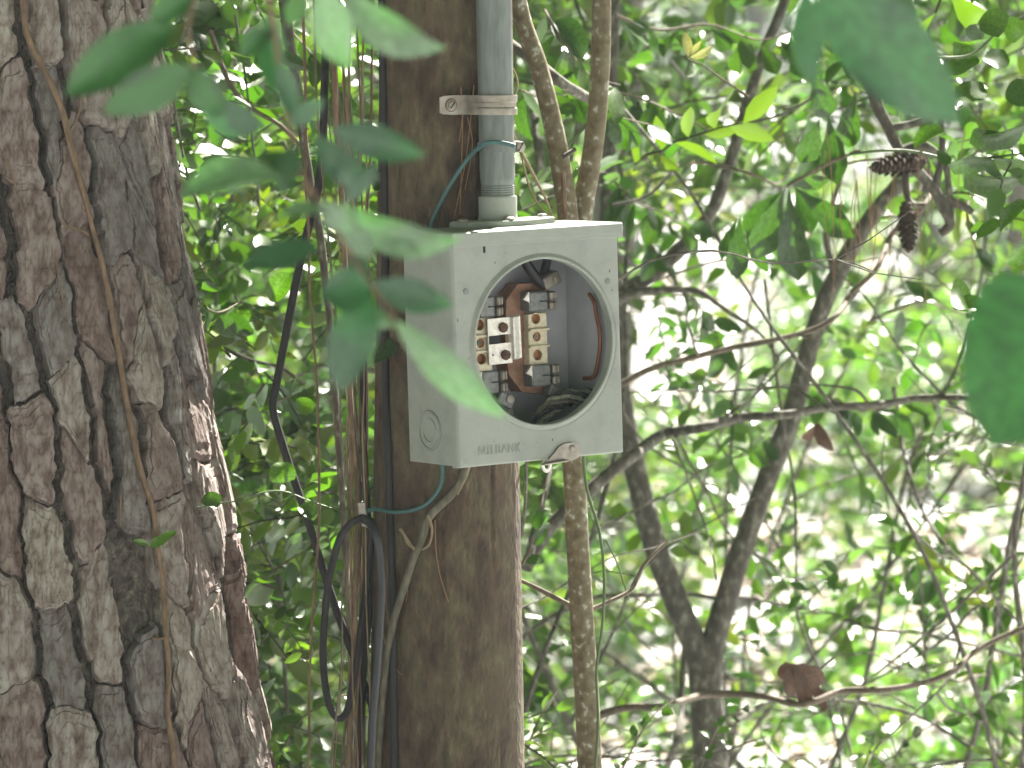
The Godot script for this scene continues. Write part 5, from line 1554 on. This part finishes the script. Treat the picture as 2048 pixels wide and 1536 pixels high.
# ---------------------------------------------------------------- the blurred leaves close to the camera
func foreground() -> void:
	var d := 2.85
	var F: Array = M.leaf_front
	var tw := px_path([[525, -140], [535, -20], [556, 110], [578, 250], [600, 345], [640, 405], [690, 490], [738, 565], [775, 615], [800, 665]], d)
	var o := thing("foreground_twig", tw[0], "blurred leafy twig hanging close to the camera left of the box", "twig", "blurred twigs close to the camera")
	part("stem", tube_mesh(tw, K * d * 6.5, K * d * 4.0, 8, 0.1, 6), M.vine_brown, o)
	part("stem", tube_mesh(px_path([[430, -120], [395, -20], [375, 60], [390, 135], [402, 215]], d + 0.05), K * d * 5.0, K * d * 3.0, 8, 0.1, 6), M.vine_brown, o)
	var rows := [
		[350, 52, 120, 185, 112, 15, 2, 0.0], [385, 135, 205, 228, 100, -10, 2, 0.0], [392, 135, 440, 250, 80, 15, 2, 0.0], [402, 215, 530, 262, 78, 25, 0, 0.0], [385, -5, 290, 40, 64, 10, 2, 0.0],
		[560, 360, 343, 352, 84, 45, 1, 0.0], [540, 20, 556, 190, 66, 30, 0, 0.0], [640, -25, 692, 138, 92, 48, 1, 0.01], [690, -25, 866, 138, 84, 50, 1, 0.01], [612, -12, 572, 48, 50, 50, 1, 0.0],
		[660, 258, 856, 304, 80, 20, 0, 0.0], [625, 270, 745, 395, 72, 10, 0, 0.0], [590, 285, 562, 395, 52, 20, 2, 0.0], [680, 405, 918, 530, 78, 48, 1, 0.0], [685, 412, 738, 520, 80, 45, 1, 0.0],
		[655, 430, 545, 415, 32, 60, 1, 0.0], [640, 490, 480, 530, 66, 25, 0, 0.0], [742, 575, 640, 590, 104, 10, 0, 0.0], [740, 568, 912, 604, 76, 25, 0, 0.0], [742, 590, 668, 785, 106, 15, 0, 0.0],
		[790, 640, 1005, 846, 80, 40, 1, 0.0], [790, 655, 690, 605, 46, 35, 1, 0.0], [690, 405, 748, 325, 44, 30, 0, 0.0], [600, 345, 520, 300, 46, 25, 2, 0.0], [640, 400, 700, 470, 50, 20, 1, 0.0], [738, 562, 690, 500, 44, 30, 0, 0.0], [545, 60, 470, 110, 56, 20, 2, 0.0], [578, 250, 650, 200, 48, 30, 0, 0.0], [560, 120, 600, 240, 50, 40, 0, 0.0],
	]
	for q in rows: leaf_px(o, d + rnd(-0.05, 0.05), Vector2(q[0], q[1]), Vector2(q[2], q[3]), q[4] * 0.9, "lance" if q[4] < 104 else "oval", q[5], F[q[6]], q[7])
	var d2 := 2.75
	var o2 := thing("foreground_twig", at(1560, -60, d2), "large blurred leaf drooping in from the top right, close to the camera", "twig", "blurred twigs close to the camera")
	part("stem", tube_mesh(px_path([[1500, -180], [1570, -70], [1640, -25], [1700, -30]], d2), K * d2 * 8.0, K * d2 * 6.0, 8, 0.1, 6), M.vine_tan, o2)
	leaf_px(o2, d2, Vector2(1640, -60), Vector2(1916, 262), 176, "oval", 10, F[0], 0.0, 0)
	leaf_px(o2, d2 + 0.05, Vector2(1610, -20), Vector2(1622, 178), 68, "lance", 10, F[0], 0.0, 3)
	leaf_px(o2, d2 + 0.05, Vector2(1700, -50), Vector2(1840, 40), 90, "oval", 20, F[2], 0.0, 3)
	var o3 := thing("foreground_twig", at(2160, 560, d2), "large blurred green leaf cut by the right edge, close to the camera", "twig", "blurred twigs close to the camera")
	part("stem", tube_mesh(px_path([[2280, 420], [2200, 500], [2140, 560]], d2), K * d2 * 8.0, K * d2 * 6.0, 8, 0.1, 6), M.vine_tan, o3)
	leaf_px(o3, d2, Vector2(2140, 560), Vector2(1985, 890), 320, "heart", 0, F[3], 0.0, 3)
